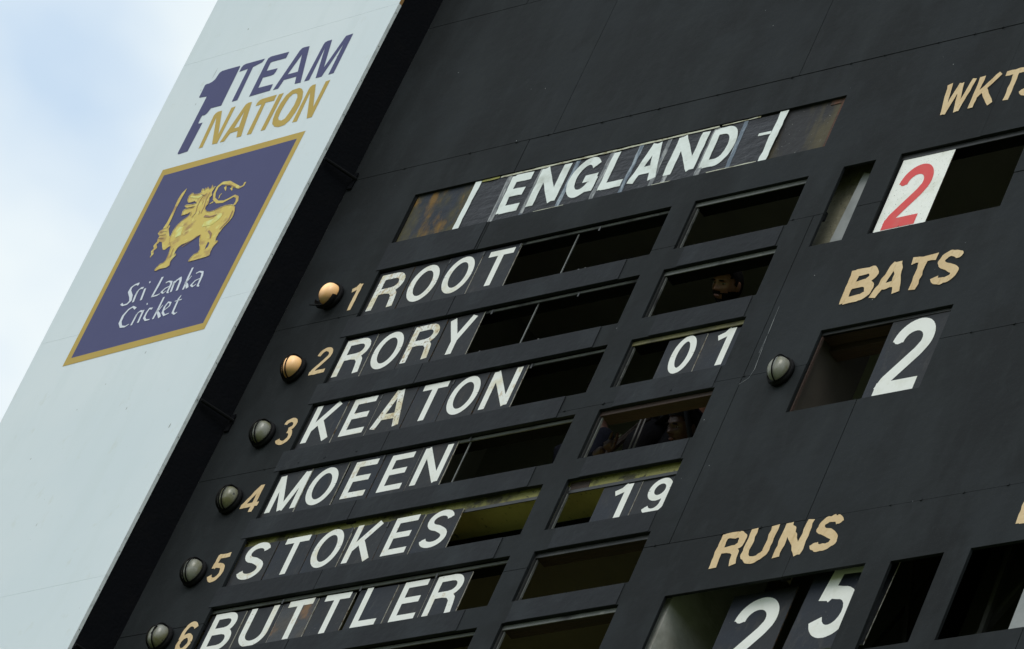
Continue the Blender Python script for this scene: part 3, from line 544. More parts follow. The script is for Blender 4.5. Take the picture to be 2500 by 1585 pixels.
# ------------------------------------------------------------------ glyphs (stroke skeletons, height 1)
T_ = 0.154
def arc(cx, cy, rx, ry, a0, a1, n=9):
    return [(cx + rx * math.cos(R(a0 + (a1 - a0) * i / n)), cy + ry * math.sin(R(a0 + (a1 - a0) * i / n))) for i in range(n + 1)]
h_ = T_ / 2
GL = {
 'R': (0.76, [[(h_, 0), (h_, 1)], [(h_, 1 - h_), (.42, 1 - h_)] + arc(.44, .715, .215, .205, 88, -88) + [(.42, .505), (h_, .505)], [(.36, .50), (.50, .47), (.60, .36), (.625, .20), (.645, 0.0)]]),
 'O': (0.76, [arc(.38, .5, .38 - h_, .5 - h_ + .01, 0, 180, 16), arc(.38, .5, .38 - h_, .5 - h_ + .01, 180, 360, 16)]),
 'T': (0.66, [[(0, 1 - h_), (.66, 1 - h_)], [(.33, 0), (.33, 1 - h_)]]),
 'Y': (0.74, [[(.37, 0), (.37, .44)], [(.37, .38), (.08, 1)], [(.37, .38), (.66, 1)]]),
 'K': (0.76, [[(h_, 0), (h_, 1)], [(h_, .33), (.63, 1)], [(.27, .57), (.665, 0)]]),
 'E': (0.64, [[(h_, 0), (h_, 1)], [(h_, 1 - h_), (.62, 1 - h_)], [(h_, .52), (.57, .52)], [(h_, h_), (.64, h_)]]),
 'A': (0.76, [[(.075, 0), (.36, 1)], [(.685, 0), (.40, 1)], [(.20, .30), (.56, .30)]]),
 'N': (0.74, [[(h_, 0), (h_, 1)], [(.74 - h_, 0), (.74 - h_, 1)], [(h_ * .9, .99), (.74 - h_ * .9, .01)]]),
 'M': (0.86, [[(h_ * .9, 0), (h_ * .9, 1)], [(.86 - h_ * .9, 0), (.86 - h_ * .9, 1)], [(h_, .99), (.43, .01)], [(.86 - h_, .99), (.43, .01)]]),
 'S': (0.70, [arc(.35, .725, .25, .195, 12, 240, 12) + [(.36, .515)] + arc(.35, .275, .265, .195, 55, -168, 12)]),
 'B': (0.72, [[(h_, 0), (h_, 1)], [(h_, 1 - h_), (.40, 1 - h_)] + arc(.41, .73, .185, .188, 88, -88) + [(.40, .535), (h_, .535)], [(h_, .515), (.42, .515)] + arc(.43, .295, .205, .212, 88, -88) + [(.42, h_), (h_, h_)]]),
 'U': (0.74, [[(h_, 1), (h_, .36)] + arc(.37, .34, .37 - h_, .34 - h_ + .01, 180, 360, 14) + [(.74 - h_, .36), (.74 - h_, 1)]]),
 'L': (0.62, [[(h_, 0), (h_, 1)], [(h_, h_), (.62, h_)]]),
 'G': (0.78, [arc(.39, .5, .39 - h_, .5 - h_ + .01, 38, 330, 20), [(.42, .44), (.78, .44)], [(.78 - h_ * .9, .44), (.78 - h_ * .9, .05)]]),
 'D': (0.74, [[(h_, 0), (h_, 1)], [(h_, 1 - h_), (.34, 1 - h_)] + arc(.33, .5, .33, .5 - h_, 86, -86, 14) + [(.34, h_), (h_, h_)]]),
 'W': (0.98, [[(.07, 1), (.27, 0)], [(.27, 0), (.49, .95)], [(.49, .95), (.71, 0)], [(.71, 0), (.91, 1)]]),
 '0': (0.60, [arc(.30, .5, .30 - h_, .5 - h_ + .01, 0, 180, 16), arc(.30, .5, .30 - h_, .5 - h_ + .01, 180, 360, 16)]),
 '1': (0.40, [[(.32, 0), (.32, 1)], [(.30, .98), (.20, .85), (.03, .78)], ]),
 '2': (0.62, [arc(.31, .70, .225, .215, 178, -20, 13) + [(.46, .53), (.30, .36), (.13, .18), (.085, .06)], [(.02, h_), (.62, h_)]]),
 '3': (0.60, [arc(.29, .735, .20, .185, 165, -85, 10) , arc(.29, .295, .225, .215, 85, -165, 12)]),
 '4': (0.62, [[(.46, 0), (.46, 1)], [(0, .28), (.62, .28)], [(.05, .28), (.44, .96)]]),
 '5': (0.60, [[(.10, 1 - h_), (.56, 1 - h_)], [(.15, .98), (.10, .50)], [(.10, .53), (.17, .61)] + arc(.30, .335, .215, .255, 95, -160, 13)]),
 '6': (0.60, [arc(.31, .68, .225, .245, 25, 180, 9) + [(.083, .45)], arc(.30, .315, .218, .235, 0, 180, 10), arc(.30, .315, .218, .235, 180, 360, 10)]),
 '9': (0.60, [arc(.30, .685, .218, .235, 0, 180, 10), arc(.30, .685, .218, .235, 180, 360, 10), [(.518, .55)] + arc(.29, .32, .225, .24, 0, -155, 9)]),
}
def glyph_polys(ch, x, z, w, h, t=1.0, slant=0.0, jit=0.0, seed=0):
    """glyph polygons placed with lower left (x, z), width w, height h"""
    gw, strokes = GL[ch]
    rnd = random.Random(seed)
    polys = []
    for s in strokes:
        if jit:
            s2 = []
            for a, b in zip(s[:-1], s[1:]):
                k = max(1, int(math.hypot(a[0] - b[0], a[1] - b[1]) / .12))
                s2 += [(a[0] + (b[0] - a[0]) * i / k, a[1] + (b[1] - a[1]) * i / k) for i in range(k)]
            s2.append(s[-1])
            s = [(p[0] + rnd.uniform(-jit, jit) * .5, p[1] + rnd.uniform(-jit, jit) * .5, T_ * t * (1 + rnd.uniform(-1, 1) * jit * 5)) for p in s2]
        for q in stroke_polys(s, T_ * t):
            polys.append([(x + (p[0] / gw) * w + slant * p[1] * h, z + p[1] * h) for p in q])
    return polys
def glyph(name, mat, parent, ch, x, z, w, h, y, t=1.0, slant=0.0, jit=0.0, seed=0, rot=None):
    polys = glyph_polys(ch, x, z, w, h, t, slant, jit, seed)
    fn = (lambda a, b: (a, y, b))
    if rot:
        c, m_ = rot
        fn = lambda a, b: tuple(c + m_ @ (Vector((a, y, b)) - c))
    return obj(name, union_mesh(polys, [], fn), mat, parent)

# ------------------------------------------------------------------ letter plates in the name rows
def plate(ch, x0, x1, z0, z1, y, label, group, wear='w0', mt='plate', name='letter_plate', cat='letter plate', part='letter', lw=None, lz=None, lh=0.286, lx=None, tilt=0.0, yaw=0.0, edge='edge', t=1.0, lmat=None, thick=.006):
    cx, cz = (x0 + x1) / 2, (z0 + z1) / 2
    e = empty(name, (cx, y, z0), label, cat, group)
    c = Vector((cx, y, z0))
    m_ = Matrix.Rotation(R(yaw), 3, 'Z') @ Matrix.Rotation(R(tilt), 3, 'Y')
    bm = bmesh.new()
    vs = [Vector((a, b, cc)) for a in (x0, x1) for b in (y, y + thick) for cc in (z0, z1)]
    v = [bm.verts.new(c + m_ @ (p - c)) for p in vs]
    for f in ((0, 1, 3, 2), (4, 6, 7, 5), (0, 4, 5, 1), (2, 3, 7, 6), (0, 2, 6, 4), (1, 5, 7, 3)):
        fa = bm.faces.new([v[i] for i in f])
        fa.material_index = 0 if f in ((0, 4, 5, 1), (2, 3, 7, 6)) else 1
    obj('board', bm, [MT[mt], MT[edge]], e)
    if ch:
        gw = GL[ch][0]
        w = lw if lw else gw * lh * .98
        lx_ = lx if lx is not None else x0 + .020
        lz_ = lz if lz is not None else z0 + .045
        glyph(part, lmat or MT[wear], e, ch, lx_, lz_, w, lh, y - .0012, t=t, rot=(c, m_))
    return e

PITCH = 0.275
EDGES = [(-3.03, -2.751, -2.478, -2.207, -1.922), (-3.03, -2.777, -2.500, -2.235, -1.958), (-3.025, -2.748, -2.485, -2.211, -1.940, -1.668, -1.384),
         (-3.03, -2.767, -2.486, -2.210, -1.923, -1.660), (-3.03, -2.753, -2.466, -2.183, -1.913, -1.645, -1.369), (-3.03, -2.753, -2.474, -2.203, -1.931, -1.612, -1.346, -1.066)]
ORD = ['first', 'second', 'third', 'fourth', 'fifth', 'sixth']
NAMES = [('ROOT', '2110', '1100'), ('RORY', '1020', '0110'), ('KEATON', '012001', '001110'), ('MOEEN', '00100', '00100'), ('STOKES', '101110', '110100'), ('BUTTLER', '0110001', '0000000')]
DESC = {'0': 'clean', '1': 'scuffed', '2': 'rusty'}
for r, (word, wears, edges) in enumerate(NAMES):
    z0, z1 = ROWS[r]
    seen = {}
    for k, ch in enumerate(word):
        x0, x1 = EDGES[r][k], EDGES[r][k + 1] - .0065
        if r == 5 and k == 4: x0 = -1.900
        if r == 3 and k == 2: x0 += .012
        dz = random.uniform(-.004, .004)
        y = (.0175 if r < 5 else .030) + (0.0024 if k % 2 else 0)
        n = seen.get(ch, 0); seen[ch] = n + 1
        tot = word.count(ch)
        which = f'the letter {ch}' if tot == 1 else f'the {ORD[n]} {ch}'
        top = z1 - (.012 if r < 5 else .040)
        if r == 4: top = z1 - .050
        pm = 'plate'
        extra = ''
        if r == 5 and k == 2: pm = 'plate_rust'; extra = ', orange rust on its left'
        lz = {0: 20.850, 1: 20.330, 2: 19.815, 3: 19.300, 4: 18.778, 5: 18.268}[r] + dz
        lh = .283 if r not in (3, 4) else .276
        if r == 3: lz -= .004
        gw = GL[ch][0]
        lw = min(gw * lh * 1.02, .235)
        lx = (x0 + x1) / 2 - lw / 2 + (.008 if ch in 'TE' else 0.0) + (-.010 if ch == 'Y' else 0.0) + (.010 if ch in 'M' else 0)
        plate(ch, x0, x1, z0 - .012, top, y,
              f'plate with {which} in the {word} row, {DESC[wears[k]]} paint{extra}', 'letter plates slotted in the name rows',
              wear='w' + wears[k], mt=pm, tilt=random.uniform(-.45, .45), yaw=random.uniform(-.5, .5), lz=lz, lx=lx, lw=lw, lh=lh,
              edge='edge' if edges[k] == '0' else 'edge_dark')
# crack across the last S of STOKES
# scores beside the names
for (word, r, zz, top, y) in (('01', 2, 19.808, 20.075, .030), ('19', 4, 18.755, 19.02, .036)):
    for k, ch in enumerate(word):
        x0 = -0.366 + PITCH * k
        lw = {'0': .165, '1': .118, '9': .162}[ch]
        lx = {('01', 0): -.302, ('01', 1): -.012, ('19', 0): -.270, ('19', 1): -.020}[(word, k)]
        plate(ch, x0, x0 + .271 if k == 0 else SX[1] + .02, ROWS[r][0] - .012, top, y + .0024 * k,
              f'{("left", "right")[k]} number plate of the pair reading {word}, a white {("zero", "one")[k] if r == 2 else ("one", "nine")[k]} on grey', 'number plates in the score slots',
              name='number_plate', cat='number plate', part='digit', wear='w0', tilt=random.uniform(-.4, .4), lz=zz, lx=lx, lw=lw, lh=.272 if word == '01' else .256)
# WKTS, BATS and RUNS numbers
plate('2', 0.826, 1.178, WK[2] - .012, WK[3] - .020, .0235, 'white plate with a red number 2 under the WKTS heading', None, name='number_plate', cat='number plate', part='digit',
      mt='whiteplate', lmat=MT['red'], lx=.868, lz=20.612, lw=.232, lh=.472, t=1.04, edge='edge_dark')
plate('2', 1.262, BT[1] + .02, BT[2] - .012, BT[3] - .028, .0215, 'large dark plate with a white 2 under the BATS heading', None, name='number_plate', cat='number plate', part='digit',
      lx=1.318, lz=19.328, lw=.275, lh=.520, t=1.10, edge='edge_dark', wear='w0')
plate('2', 0.872, 1.290, 17.47, 18.105, .100, 'large dark plate with a white 2, left of the tilted 5 under RUNS', None, name='number_plate', cat='number plate', part='digit',
      lx=.945, lz=17.565, lw=.290, lh=.500, t=1.06, edge='edge_dark', wear='w0')
plate('5', 1.385, 1.92, 17.615, 18.30, .075, 'large dark plate with a white 5 hanging tilted in the RUNS slot', None, name='number_plate', cat='number plate', part='digit',
      lx=1.478, lz=17.690, lw=.275, lh=.500, t=1.10, edge='edge', wear='w0', tilt=2.5)
plate(None, 2.850, 3.30, 17.47, 18.02, .055, 'plain grey plate at the right end of the lower right slot', None, name='blank_plate', cat='blank plate', mt='greysheet')
# loose grey sheet inside the tall slot
e = empty('grey_sheet', (0.56, .10, 20.57), 'pale grey metal sheet leaning inside the narrow upright slot', 'metal sheet')
obj('sheet', ([(0.452, .085, 20.560), (0.700, .085, 20.560), (0.700, .085, 21.10), (0.492, .085, 21.195), (0.452, .090, 20.560), (0.700, .090, 20.560), (0.700, .090, 21.10), (0.492, .090, 21.195)],
     [(0, 1, 2, 3), (7, 6, 5, 4), (0, 4, 5, 1), (1, 5, 6, 2), (2, 6, 7, 3), (3, 7, 4, 0)]), MT['greysheet'], e)

# ------------------------------------------------------------------ hand painted lettering on the boards
def painted(word, xs, z, h, y=-0.0026, t=1.0, slant=0.0, ws=None, jit=.035, seed=1):
    for k, ch in enumerate(word):
        w = ws[k] if ws else GL[ch][0] * h
        glyph('painted_letter', MT['cream'], B, ch, xs[k], z, w, h, y, t=t, slant=slant, jit=jit, seed=seed * 31 + k)
painted('BATS', (0.838, 1.035, 1.235, 1.425), 20.060, .240, ws=(.190, .195, .168, .165), t=1.33, seed=3)
painted('WKTS', (0.945, 1.165, 1.345, 1.490), 21.428, .240, ws=(.195, .170, .150, .150), t=1.05, jit=.02, seed=5)
painted('RUNS', (0.722, 0.912, 1.140, 1.365), 18.230, .235, ws=(.175, .175, .175, .165), t=1.28, seed=8)
painted('L', (2.690,), 18.187, .240, ws=(.15,), t=1.15, jit=.02, seed=9)
for k, (x, z) in enumerate(((-3.190, 20.868), (-3.205, 20.368), (-3.200, 19.820), (-3.215, 19.308), (-3.205, 18.790), (-3.178, 18.268))):
    w = (.075, .125, .120, .135, .118, .118)[k]
    glyph('painted_number', MT['cream'], B, '123456'[k], x, z, w, (.214, .214, .212, .205, .212, .228)[k], -.0026, t=(1.0, .92, .95, .95, 1.05, 1.0)[k], jit=.02, seed=40 + k)
# pale drips and scratches
for pts in ([(0.392, 20.14), (0.400, 19.90), (0.414, 19.68), (0.402, 19.62), (0.352, 19.585)], [(0.402, 19.94), (0.398, 19.80)]):
    polys = stroke_polys([(p[0] + random.uniform(-.002, .002), p[1], .0022) for p in pts], .002)
    obj('scratch', union_mesh(polys, [], lambda a, b: (a, -.0022, b)), MT['tape'], B)
for k in range(46):
    x, z = random.uniform(-3.3, 3.0), random.uniform(17.6, 23.0)
    if any(h[0] - .02 < x < h[1] + .02 and h[2] - .02 < z < h[3] + .02 for h in holes): continue
    s = random.uniform(.002, .0042)
    obj('paint_fleck', ([(x - s, -.0024, z), (x, -.0024, z - s * 1.4), (x + s * .8, -.0024, z), (x, -.0024, z + s)], [(0, 1, 2, 3)]), MT['tape'], B)

# ------------------------------------------------------------------ ENGLAND strip
Z0E, Z1E = 21.388, 21.785
e = empty('rusted_panel', (-2.8, .02, Z0E), 'orange rusted dark steel panel left of the ENGLAND sheet', 'metal panel')
box('board', MT['rustpanel'], e, -3.045, -2.560, .018, .022, Z0E - .005, Z1E + .005)
box('side_edge', MT['black'], e, -3.048, -3.036, .012, .0175, Z0E, Z1E)
e = empty('stained_panel', (0, .02, Z0E), 'stained dark panel right of the ENGLAND sheet with a rusty right edge', 'metal panel')
box('board', MT['darkpanel'], e, -0.262, 0.192, .022, .026, Z0E - .005, Z1E + .005)
box('rusty_edge', MT['rustedge'], e, 0.160, 0.194, .0185, .0215, Z0E - .003, Z1E + .003)
box('rusty_edge', MT['rustedge'], e, 0.08, 0.158, .0185, .0215, Z1E - .035, Z1E + .003)
bn = empty('name_banner', (-1.4, .01, Z0E), 'wrinkled black sheet with taped white letters reading ENGLAND', 'banner')
NXg, NZg = 200, 22
def wr(x, z):
    v = noise.noise(Vector((x * 5 + z * 3, z * 9, 1.3))) * .0040 + noise.noise(Vector((x * 14 - z * 20, z * 18, 5.1))) * .0022 + noise.noise(Vector((x * 2.2, 0, 9))) * .0016
    return .0105 + v * .75
bx0, bx1 = -2.540, -0.285
vs, fs = [], []
for j in range(NZg + 1):
    for i in range(NXg + 1):
        x = bx0 + (bx1 - bx0) * i / NXg
        zt = Z1E - .014 + noise.noise(Vector((x * 3, 2, 0))) * .008
        zb = Z0E + .006 + noise.noise(Vector((x * 4, 7, 0))) * .005
        z = zb + (zt - zb) * j / NZg
        vs.append((x, wr(x, z), z))
for j in range(NZg):
    for i in range(NXg):
        a = j * (NXg + 1) + i
        fs.append((a, a + 1, a + NXg + 2, a + NXg + 1))
o = obj('sheet', (vs, fs), MT['vinyl'], bn, smooth=True)
def subdiv_poly_mesh(polys, off, cell=.02):
    """union of polygons cut by a fine grid, so that it can follow the wrinkles"""
    V, F = [], []
    for p in polys:
        p = ccw(p); k = len(V)
        V += [Vector((a[0], a[1])) for a in p]; F.append(list(range(k, k + len(p))))
    np_ = len(F)
    x0 = min(v.x for v in V); x1 = max(v.x for v in V); z0 = min(v.y for v in V); z1 = max(v.y for v in V)
    E_ = []
    nx, nz = int((x1 - x0) / cell) + 1, int((z1 - z0) / cell) + 1
    for i in range(1, nx):
        x = x0 + (x1 - x0) * i / nx + 1e-4; k = len(V); V += [Vector((x, z0 - .01)), Vector((x, z1 + .01))]; E_.append((k, k + 1))
    for j in range(1, nz):
        z = z0 + (z1 - z0) * j / nz + 1e-4; k = len(V); V += [Vector((x0 - .01, z)), Vector((x1 + .01, z))]; E_.append((k, k + 1))
    ov, oe, of, _, _, orig = delaunay_2d_cdt(V, E_, F, 0, 1e-5, True)
    return ([(v.x, wr(v.x, v.y) - off, v.y) for v in ov], [list(f) for f, o_ in zip(of, orig) if o_])
rj = random.Random(5)
def vert_strip(x, w, mt, off, z0=Z0E + .004, z1=Z1E - .014, lean=0.0, name='tape'):
    zs = [z0 + (z1 - z0) * i / 10 for i in range(11)]
    pts = [(x + lean * i / 10 + rj.uniform(-.0015, .0015), z, w * (1 + rj.uniform(-.10, .10))) for i, z in enumerate(zs)]
    return obj(name, subdiv_poly_mesh(stroke_polys(pts, w), off, .03), MT[mt], bn, smooth=True)
for x, w, mt, ln in ((-2.290, .036, 'tape', -.004), (-2.055, .030, 'tape', .012), (-1.775, .032, 'tape_blue', .006), (-1.515, .032, 'tape', .005), (-1.300, .030, 'tape_blue', .010),
                     (-1.075, .032, 'tape', -.006), (-0.985, .030, 'tape', -.002), (-0.735, .040, 'tape', .002), (-0.515, .030, 'tape_blue', -.006)):
    vert_strip(x, w, mt, .0012, lean=ln)
EN = (('E', -2.262, .160), ('N', -2.035, .215), ('G', -1.765, .215), ('L', -1.490, .170), ('A', -1.268, .200), ('N', -1.000, .215), ('D', -0.735, .195))
for k, (ch, x, w) in enumerate(EN):
    polys = glyph_polys(ch, x, 21.452 + (.004 if k % 2 else 0), w, .300, t=1.34 if ch != 'L' else 1.2, jit=.008, seed=70 + k)
    obj('letter', subdiv_poly_mesh(polys, .0024, .03), MT['vinyl_white'], bn, smooth=True)
vert_strip(-2.556, .048, 'vinyl_white', .0030, z0=Z0E + .002, z1=Z1E - .004, lean=.010, name='white_bar')
vert_strip(-0.258, .058, 'vinyl_white', .0030, z0=Z0E + .002, z1=Z1E - .004, lean=.006, name='white_bar')
obj('white_bar', subdiv_poly_mesh(stroke_polys([(-.375, 21.622, .022), (-.285, 21.622, .024)], .022), .0030, .03), MT['vinyl_white'], bn)
# pale hem that shows above the sheet, and the thin white lower edge
def hem(x0, x1, zc, w, mt, y=.006):
    n = int((x1 - x0) / .05) + 2
    pts = [(x0 + (x1 - x0) * i / n, zc + noise.noise(Vector((i * .7, zc, 3))) * .004, w * (1 + noise.noise(Vector((i * .9, 1, zc))) * .8)) for i in range(n + 1)]
    obj('hem', union_mesh(stroke_polys(pts, w), [], lambda a, b: (a, y, b)), MT[mt], bn)
hem(-2.52, -2.38, Z1E - .010, .016, 'hem_yellow')
hem(-2.37, -0.72, Z1E - .011, .013, 'hem')
hem(-0.70, -0.42, Z1E - .009, .007, 'hem')
hem(-1.95, -1.72, Z0E + .008, .005, 'hem')
hem(-1.06, -0.92, Z0E + .009, .005, 'hem')
hem(-0.66, -0.30, Z0E + .010, .006, 'hem')

# ------------------------------------------------------------------ bulkhead lamps
def lamp(x, z, label, lit=False, hoops=(.014, -.006, -.026, -.042), rot=0.0, stain=False):
    e = empty('bulkhead_lamp', (x, 0, z), label, 'wall lamp', 'round bulkhead lamps on the board')
    bm = bmesh.new()
    n = 36
    prof = [(.074, -.002), (.088, -.004), (.093, -.018), (.088, -.030), (.078, -.036), (.068, -.034)]
    rings = [[bm.verts.new((x + r * math.cos(2 * math.pi * k / n) * .88, y, z + r * math.sin(2 * math.pi * k / n) * 1.02)) for k in range(n)] for r, y in prof]
    for a, b in zip(rings[:-1], rings[1:]):
        for k in range(n): bm.faces.new((a[k], a[(k + 1) % n], b[(k + 1) % n], b[k]))
    bm.faces.new(rings[0][::-1])
    bm.faces.new(rings[-1])
    obj('base', bm, MT['rubber'], e, smooth=True)
    # glass dome, modelled round its own origin so its material can use the bulb position
    bm = bmesh.new()
    m_ = 14
    rings = []
    for j in range(m_ + 1):
        a = math.pi / 2 * j / m_
        r = math.cos(a) ** .62 if j < m_ else 0.0
        y = -.026 - .066 * math.sin(a)
        if j == m_: top = bm.verts.new((0, y, 0)); break
        rings.append([bm.verts.new((r * .063 * math.cos(2 * math.pi * k / n), y, r * .077 * math.sin(2 * math.pi * k / n))) for k in range(n)])
    for a, b in zip(rings[:-1], rings[1:]):
        for k in range(n): bm.faces.new((a[k], a[(k + 1) % n], b[(k + 1) % n], b[k]))
    for k in range(n): bm.faces.new((rings[-1][k], rings[-1][(k + 1) % n], top))
    g_ = obj('glass_dome', bm, MT['glass_lit' if lit else 'glass'], None, smooth=True)
    g_.parent = e
    for hx in hoops:
        s = math.sqrt(max(0.0, 1 - (hx / .070) ** 2))
        pts = [(x + hx, -.026 - .0785 * s * math.cos(R(t)) ** .8, z + .086 * s * math.sin(R(t))) for t in range(-90, 91, 10)]
        bm = bmesh.new(); add_tube(bm, pts, .0042, 6)
        obj('guard_wire', bm, MT['wire'], e)
    pts = [(x + .072 * math.cos(R(t)), -.037, z + .086 * math.sin(R(t))) for t in range(0, 360, 12)]
    bm = bmesh.new(); add_tube(bm, pts, .004, 6, closed=True)
    obj('clamp_ring', bm, MT['wire'], e)
    if stain:
        bm = bmesh.new(); add_tube(bm, [(x + .012, -.093, z + .035), (x + .010, -.094, z + .015), (x - .004, -.094, z - .02)], [.009, .003, .002], 6)
        obj('dirt_mark', bm, MT['wire'], e)
    return e
lamp(-3.322, 21.005, 'glowing wall lamp with bare dome and loose cowl beside the 1 of ROOT', True, hoops=())
bm = bmesh.new()
x, z = -3.322, 21.005
n = 22
ra = [[bm.verts.new((x + s * .060 * math.cos(R(190 + 170 * k / n)) * 1.1, y, z + s * .086 * math.sin(R(190 + 170 * k / n)) - dz)) for k in range(n + 1)] for s, y, dz in ((1.02, -.030, .020), (1.12, -.050, .026), (1.0, -.068, .034))]
for a, b in zip(ra[:-1], ra[1:]):
    for k in range(n): bm.faces.new((a[k], a[k + 1], b[k + 1], b[k]))
c_ = obj('loose_cowl', bm, MT['rubber'], bpy.data.objects['bulkhead_lamp'], smooth=True)
bm = bmesh.new(); add_tube(bm, [(-3.33, -.05, 20.915), (-3.36, -.075, 20.895), (-3.395, -.08, 20.900)], [.006, .005, .004], 6)
obj('bent_clip', bm, MT['wire'], bpy.data.objects['bulkhead_lamp'])
lamp(-3.330, 20.428, 'glowing wall lamp with wire guard beside the 2 of RORY', True, hoops=(.012, -.010, -.030))
lamp(-3.312, 19.918, 'unlit dirty wall lamp with wire guard beside the 3 of KEATON', hoops=(.014, -.006, -.025, -.041))
lamp(-3.312, 19.415, 'unlit dirty wall lamp with wire guard beside the 4 of MOEEN', hoops=(.014, -.006, -.025, -.041))
lamp(-3.305, 18.868, 'unlit dirty wall lamp with wire guard beside the 5 of STOKES', hoops=(.014, -.006, -.025, -.041))
lamp(-3.312, 18.385, 'unlit wall lamp with dark stain beside the 6 of BUTTLER', hoops=(.016, -.034), stain=True)
lamp(0.640, 19.600, 'unlit wall lamp with single guard wire left of the BATS slot', hoops=(.008,))

# ------------------------------------------------------------------ white advertising panel at the left
X0, D0, TH = -3.77, -.235, R(-1.5)
hx_, hy_ = math.cos(TH), math.sin(TH)
def PP(a, z, off=0.0):                                     # point on the front of the panel, off = how far proud
    return (X0 + a * hx_ + off * hy_, D0 + a * hy_ - off * hx_, z)
P = empty('advertising_panel', PP(-.9, 16.5), 'tall white panel with team slogan and blue cricket lion emblem beside the black scoreboard', 'sign')
def lx_at(z): return -1.915 - (z - 23.97) * .0302
zl, zh = 16.3, 23.365
segs = [16.3, 18.75, 20.95, zh]
for a, b in zip(segs[:-1], segs[1:]):
    g2 = .0006
    v = [PP(lx_at(a), a + g2), PP(0, a + g2), PP(0, b - g2), PP(lx_at(b), b - g2)]
    w = [PP(lx_at(a), a + g2, -.024), PP(0, a + g2, -.024), PP(0, b - g2, -.024), PP(lx_at(b), b - g2, -.024)]
    me = obj('sheet', (v + w, [(0, 1, 2, 3), (7, 6, 5, 4), (0, 4, 5, 1), (1, 5, 6, 2), (2, 6, 7, 3), (3, 7, 4, 0)]), [MT['banner'], MT['banner_edge']], P)
    me.data.polygons[3].material_index = 1
a, b = zh, 25.0
v = [PP(lx_at(a), a + .0006), PP(0, a + .0006), PP(0, b), PP(lx_at(b), b)]
w = [PP(lx_at(a), a + .0006, -.024), PP(0, a + .0006, -.024), PP(0, b, -.024), PP(lx_at(b), b, -.024)]
me = obj('sheet', (v + w, [(0, 1, 2, 3), (7, 6, 5, 4), (0, 4, 5, 1), (1, 5, 6, 2), (2, 6, 7, 3), (3, 7, 4, 0)]), [MT['banner'], MT['brown']], P)
me.data.polygons[3].material_index = 1
# rivets along the edge of the panel
for k in range(22):
    z = 17.2 + k * .29
    bm = bmesh.new(); bmesh.ops.create_icosphere(bm, subdivisions=1, radius=.0045, matrix=Matrix.Translation(Vector(PP(.0, z, -.012))))
    obj('rivet', bm, MT['greysheet'], P)
for (a_, z_, l_, w_) in ((-1.42, 23.55, .012, .010), (-1.52, 23.16, .085, .004), (-1.575, 23.05, .014, .006), (-1.55, 22.92, .016, .005), (-.35, 23.0, .008, .008), (-.72, 20.62, .02, .006), (-.95, 20.42, .012, .005),
                           (-.62, 20.15, .022, .006), (-1.1, 20.25, .01, .005), (-.30, 20.75, .045, .006), (-.12, 19.9, .035, .008), (-.5, 21.05, .018, .004), (-1.3, 19.9, .012, .006), (-.9, 19.3, .02, .005)):
    obj('dirt_mark', union_mesh([[(a_, z_), (a_ + w_ * .5, z_ - l_ * .2), (a_ + w_, z_ + l_ * .5), (a_ + w_ * .4, z_ + l_)]], [], lambda a, b: PP(a, b, .001)), MT['dirt'], P)
for nm, d_, m_ in (('TEAM', TEAM, 'navy'), ('NATION', NATION, 'gold')):
    for k, (outer, hole) in d_.items():
        obj('numeral' if k == 'one' else 'letter', union_mesh([outer], [hole] if hole else [], lambda a, b: PP(a, b, .0015)), MT[m_], P)
em = obj('emblem', union_mesh([EMBLEM_IN], [], lambda a, b: PP(a, b, .0015)), MT['navy'], P)
def sub(name, mesh, mt):
    o = obj(name, mesh, MT[mt]); o.parent = em
    o.matrix_parent_inverse = Matrix.Translation(-P.location) @ Matrix()
    o.matrix_parent_inverse = em.matrix_parent_inverse.inverted() @ Matrix.Translation((0, 0, 0)) if False else Matrix()
    return o
sub('border', union_mesh([EMBLEM_OUT], [EMBLEM_IN], lambda a, b: PP(a, b, .0015)), 'gold')
tailp = []
for t in TAIL: tailp += stroke_polys(t, .02)
def disc(c, r, n=10): return [(c[0] + r * math.cos(2 * math.pi * i / n), c[1] + r * math.sin(2 * math.pi * i / n)) for i in range(n)]
sub('lion', union_mesh([LION['body'], LION['arm']] + tailp, [LION['hole']], lambda a, b: PP(a, b, .0030)), 'lion')
sub('sword', union_mesh([LION['blade']], [], lambda a, b: PP(a, b, .0036)), 'lion')
for t in GLOW: sub('highlight', union_mesh(stroke_polys(t, .02), [], lambda a, b: PP(a, b, .0042)), 'lion_hi')
for t in DARKLINES: sub('print_line', union_mesh(stroke_polys(t, .01), [], lambda a, b: PP(a, b, .0048)), 'lion_lo')
ol_ = LION['body'] + LION['body'][:1]
sub('outline', union_mesh(stroke_polys(ol_, .0042), [], lambda a, b: PP(a, b, .0054)), 'lion_rim')
for t in SCRIPT:
    sub('script_stroke', union_mesh(stroke_polys([(p[0], p[1], p[2] * 1.12) for p in t], .02), [], lambda a, b: PP(a, b, .0034)), 'printwhite')
# standoff pipes from the corner to the panel back, with dark clamp plates
for z in PIPEZ:
    bm = bmesh.new(); add_tube(bm, [(-3.655, -.010, z), (-3.745, -.215, z)], .011, 8)
    obj('standoff_pipe', bm, MT['black'], P)
    box('clamp_plate', MT['returnwall'], P, -3.692, -3.655, -.014, -.006, z - .08, z + .05)

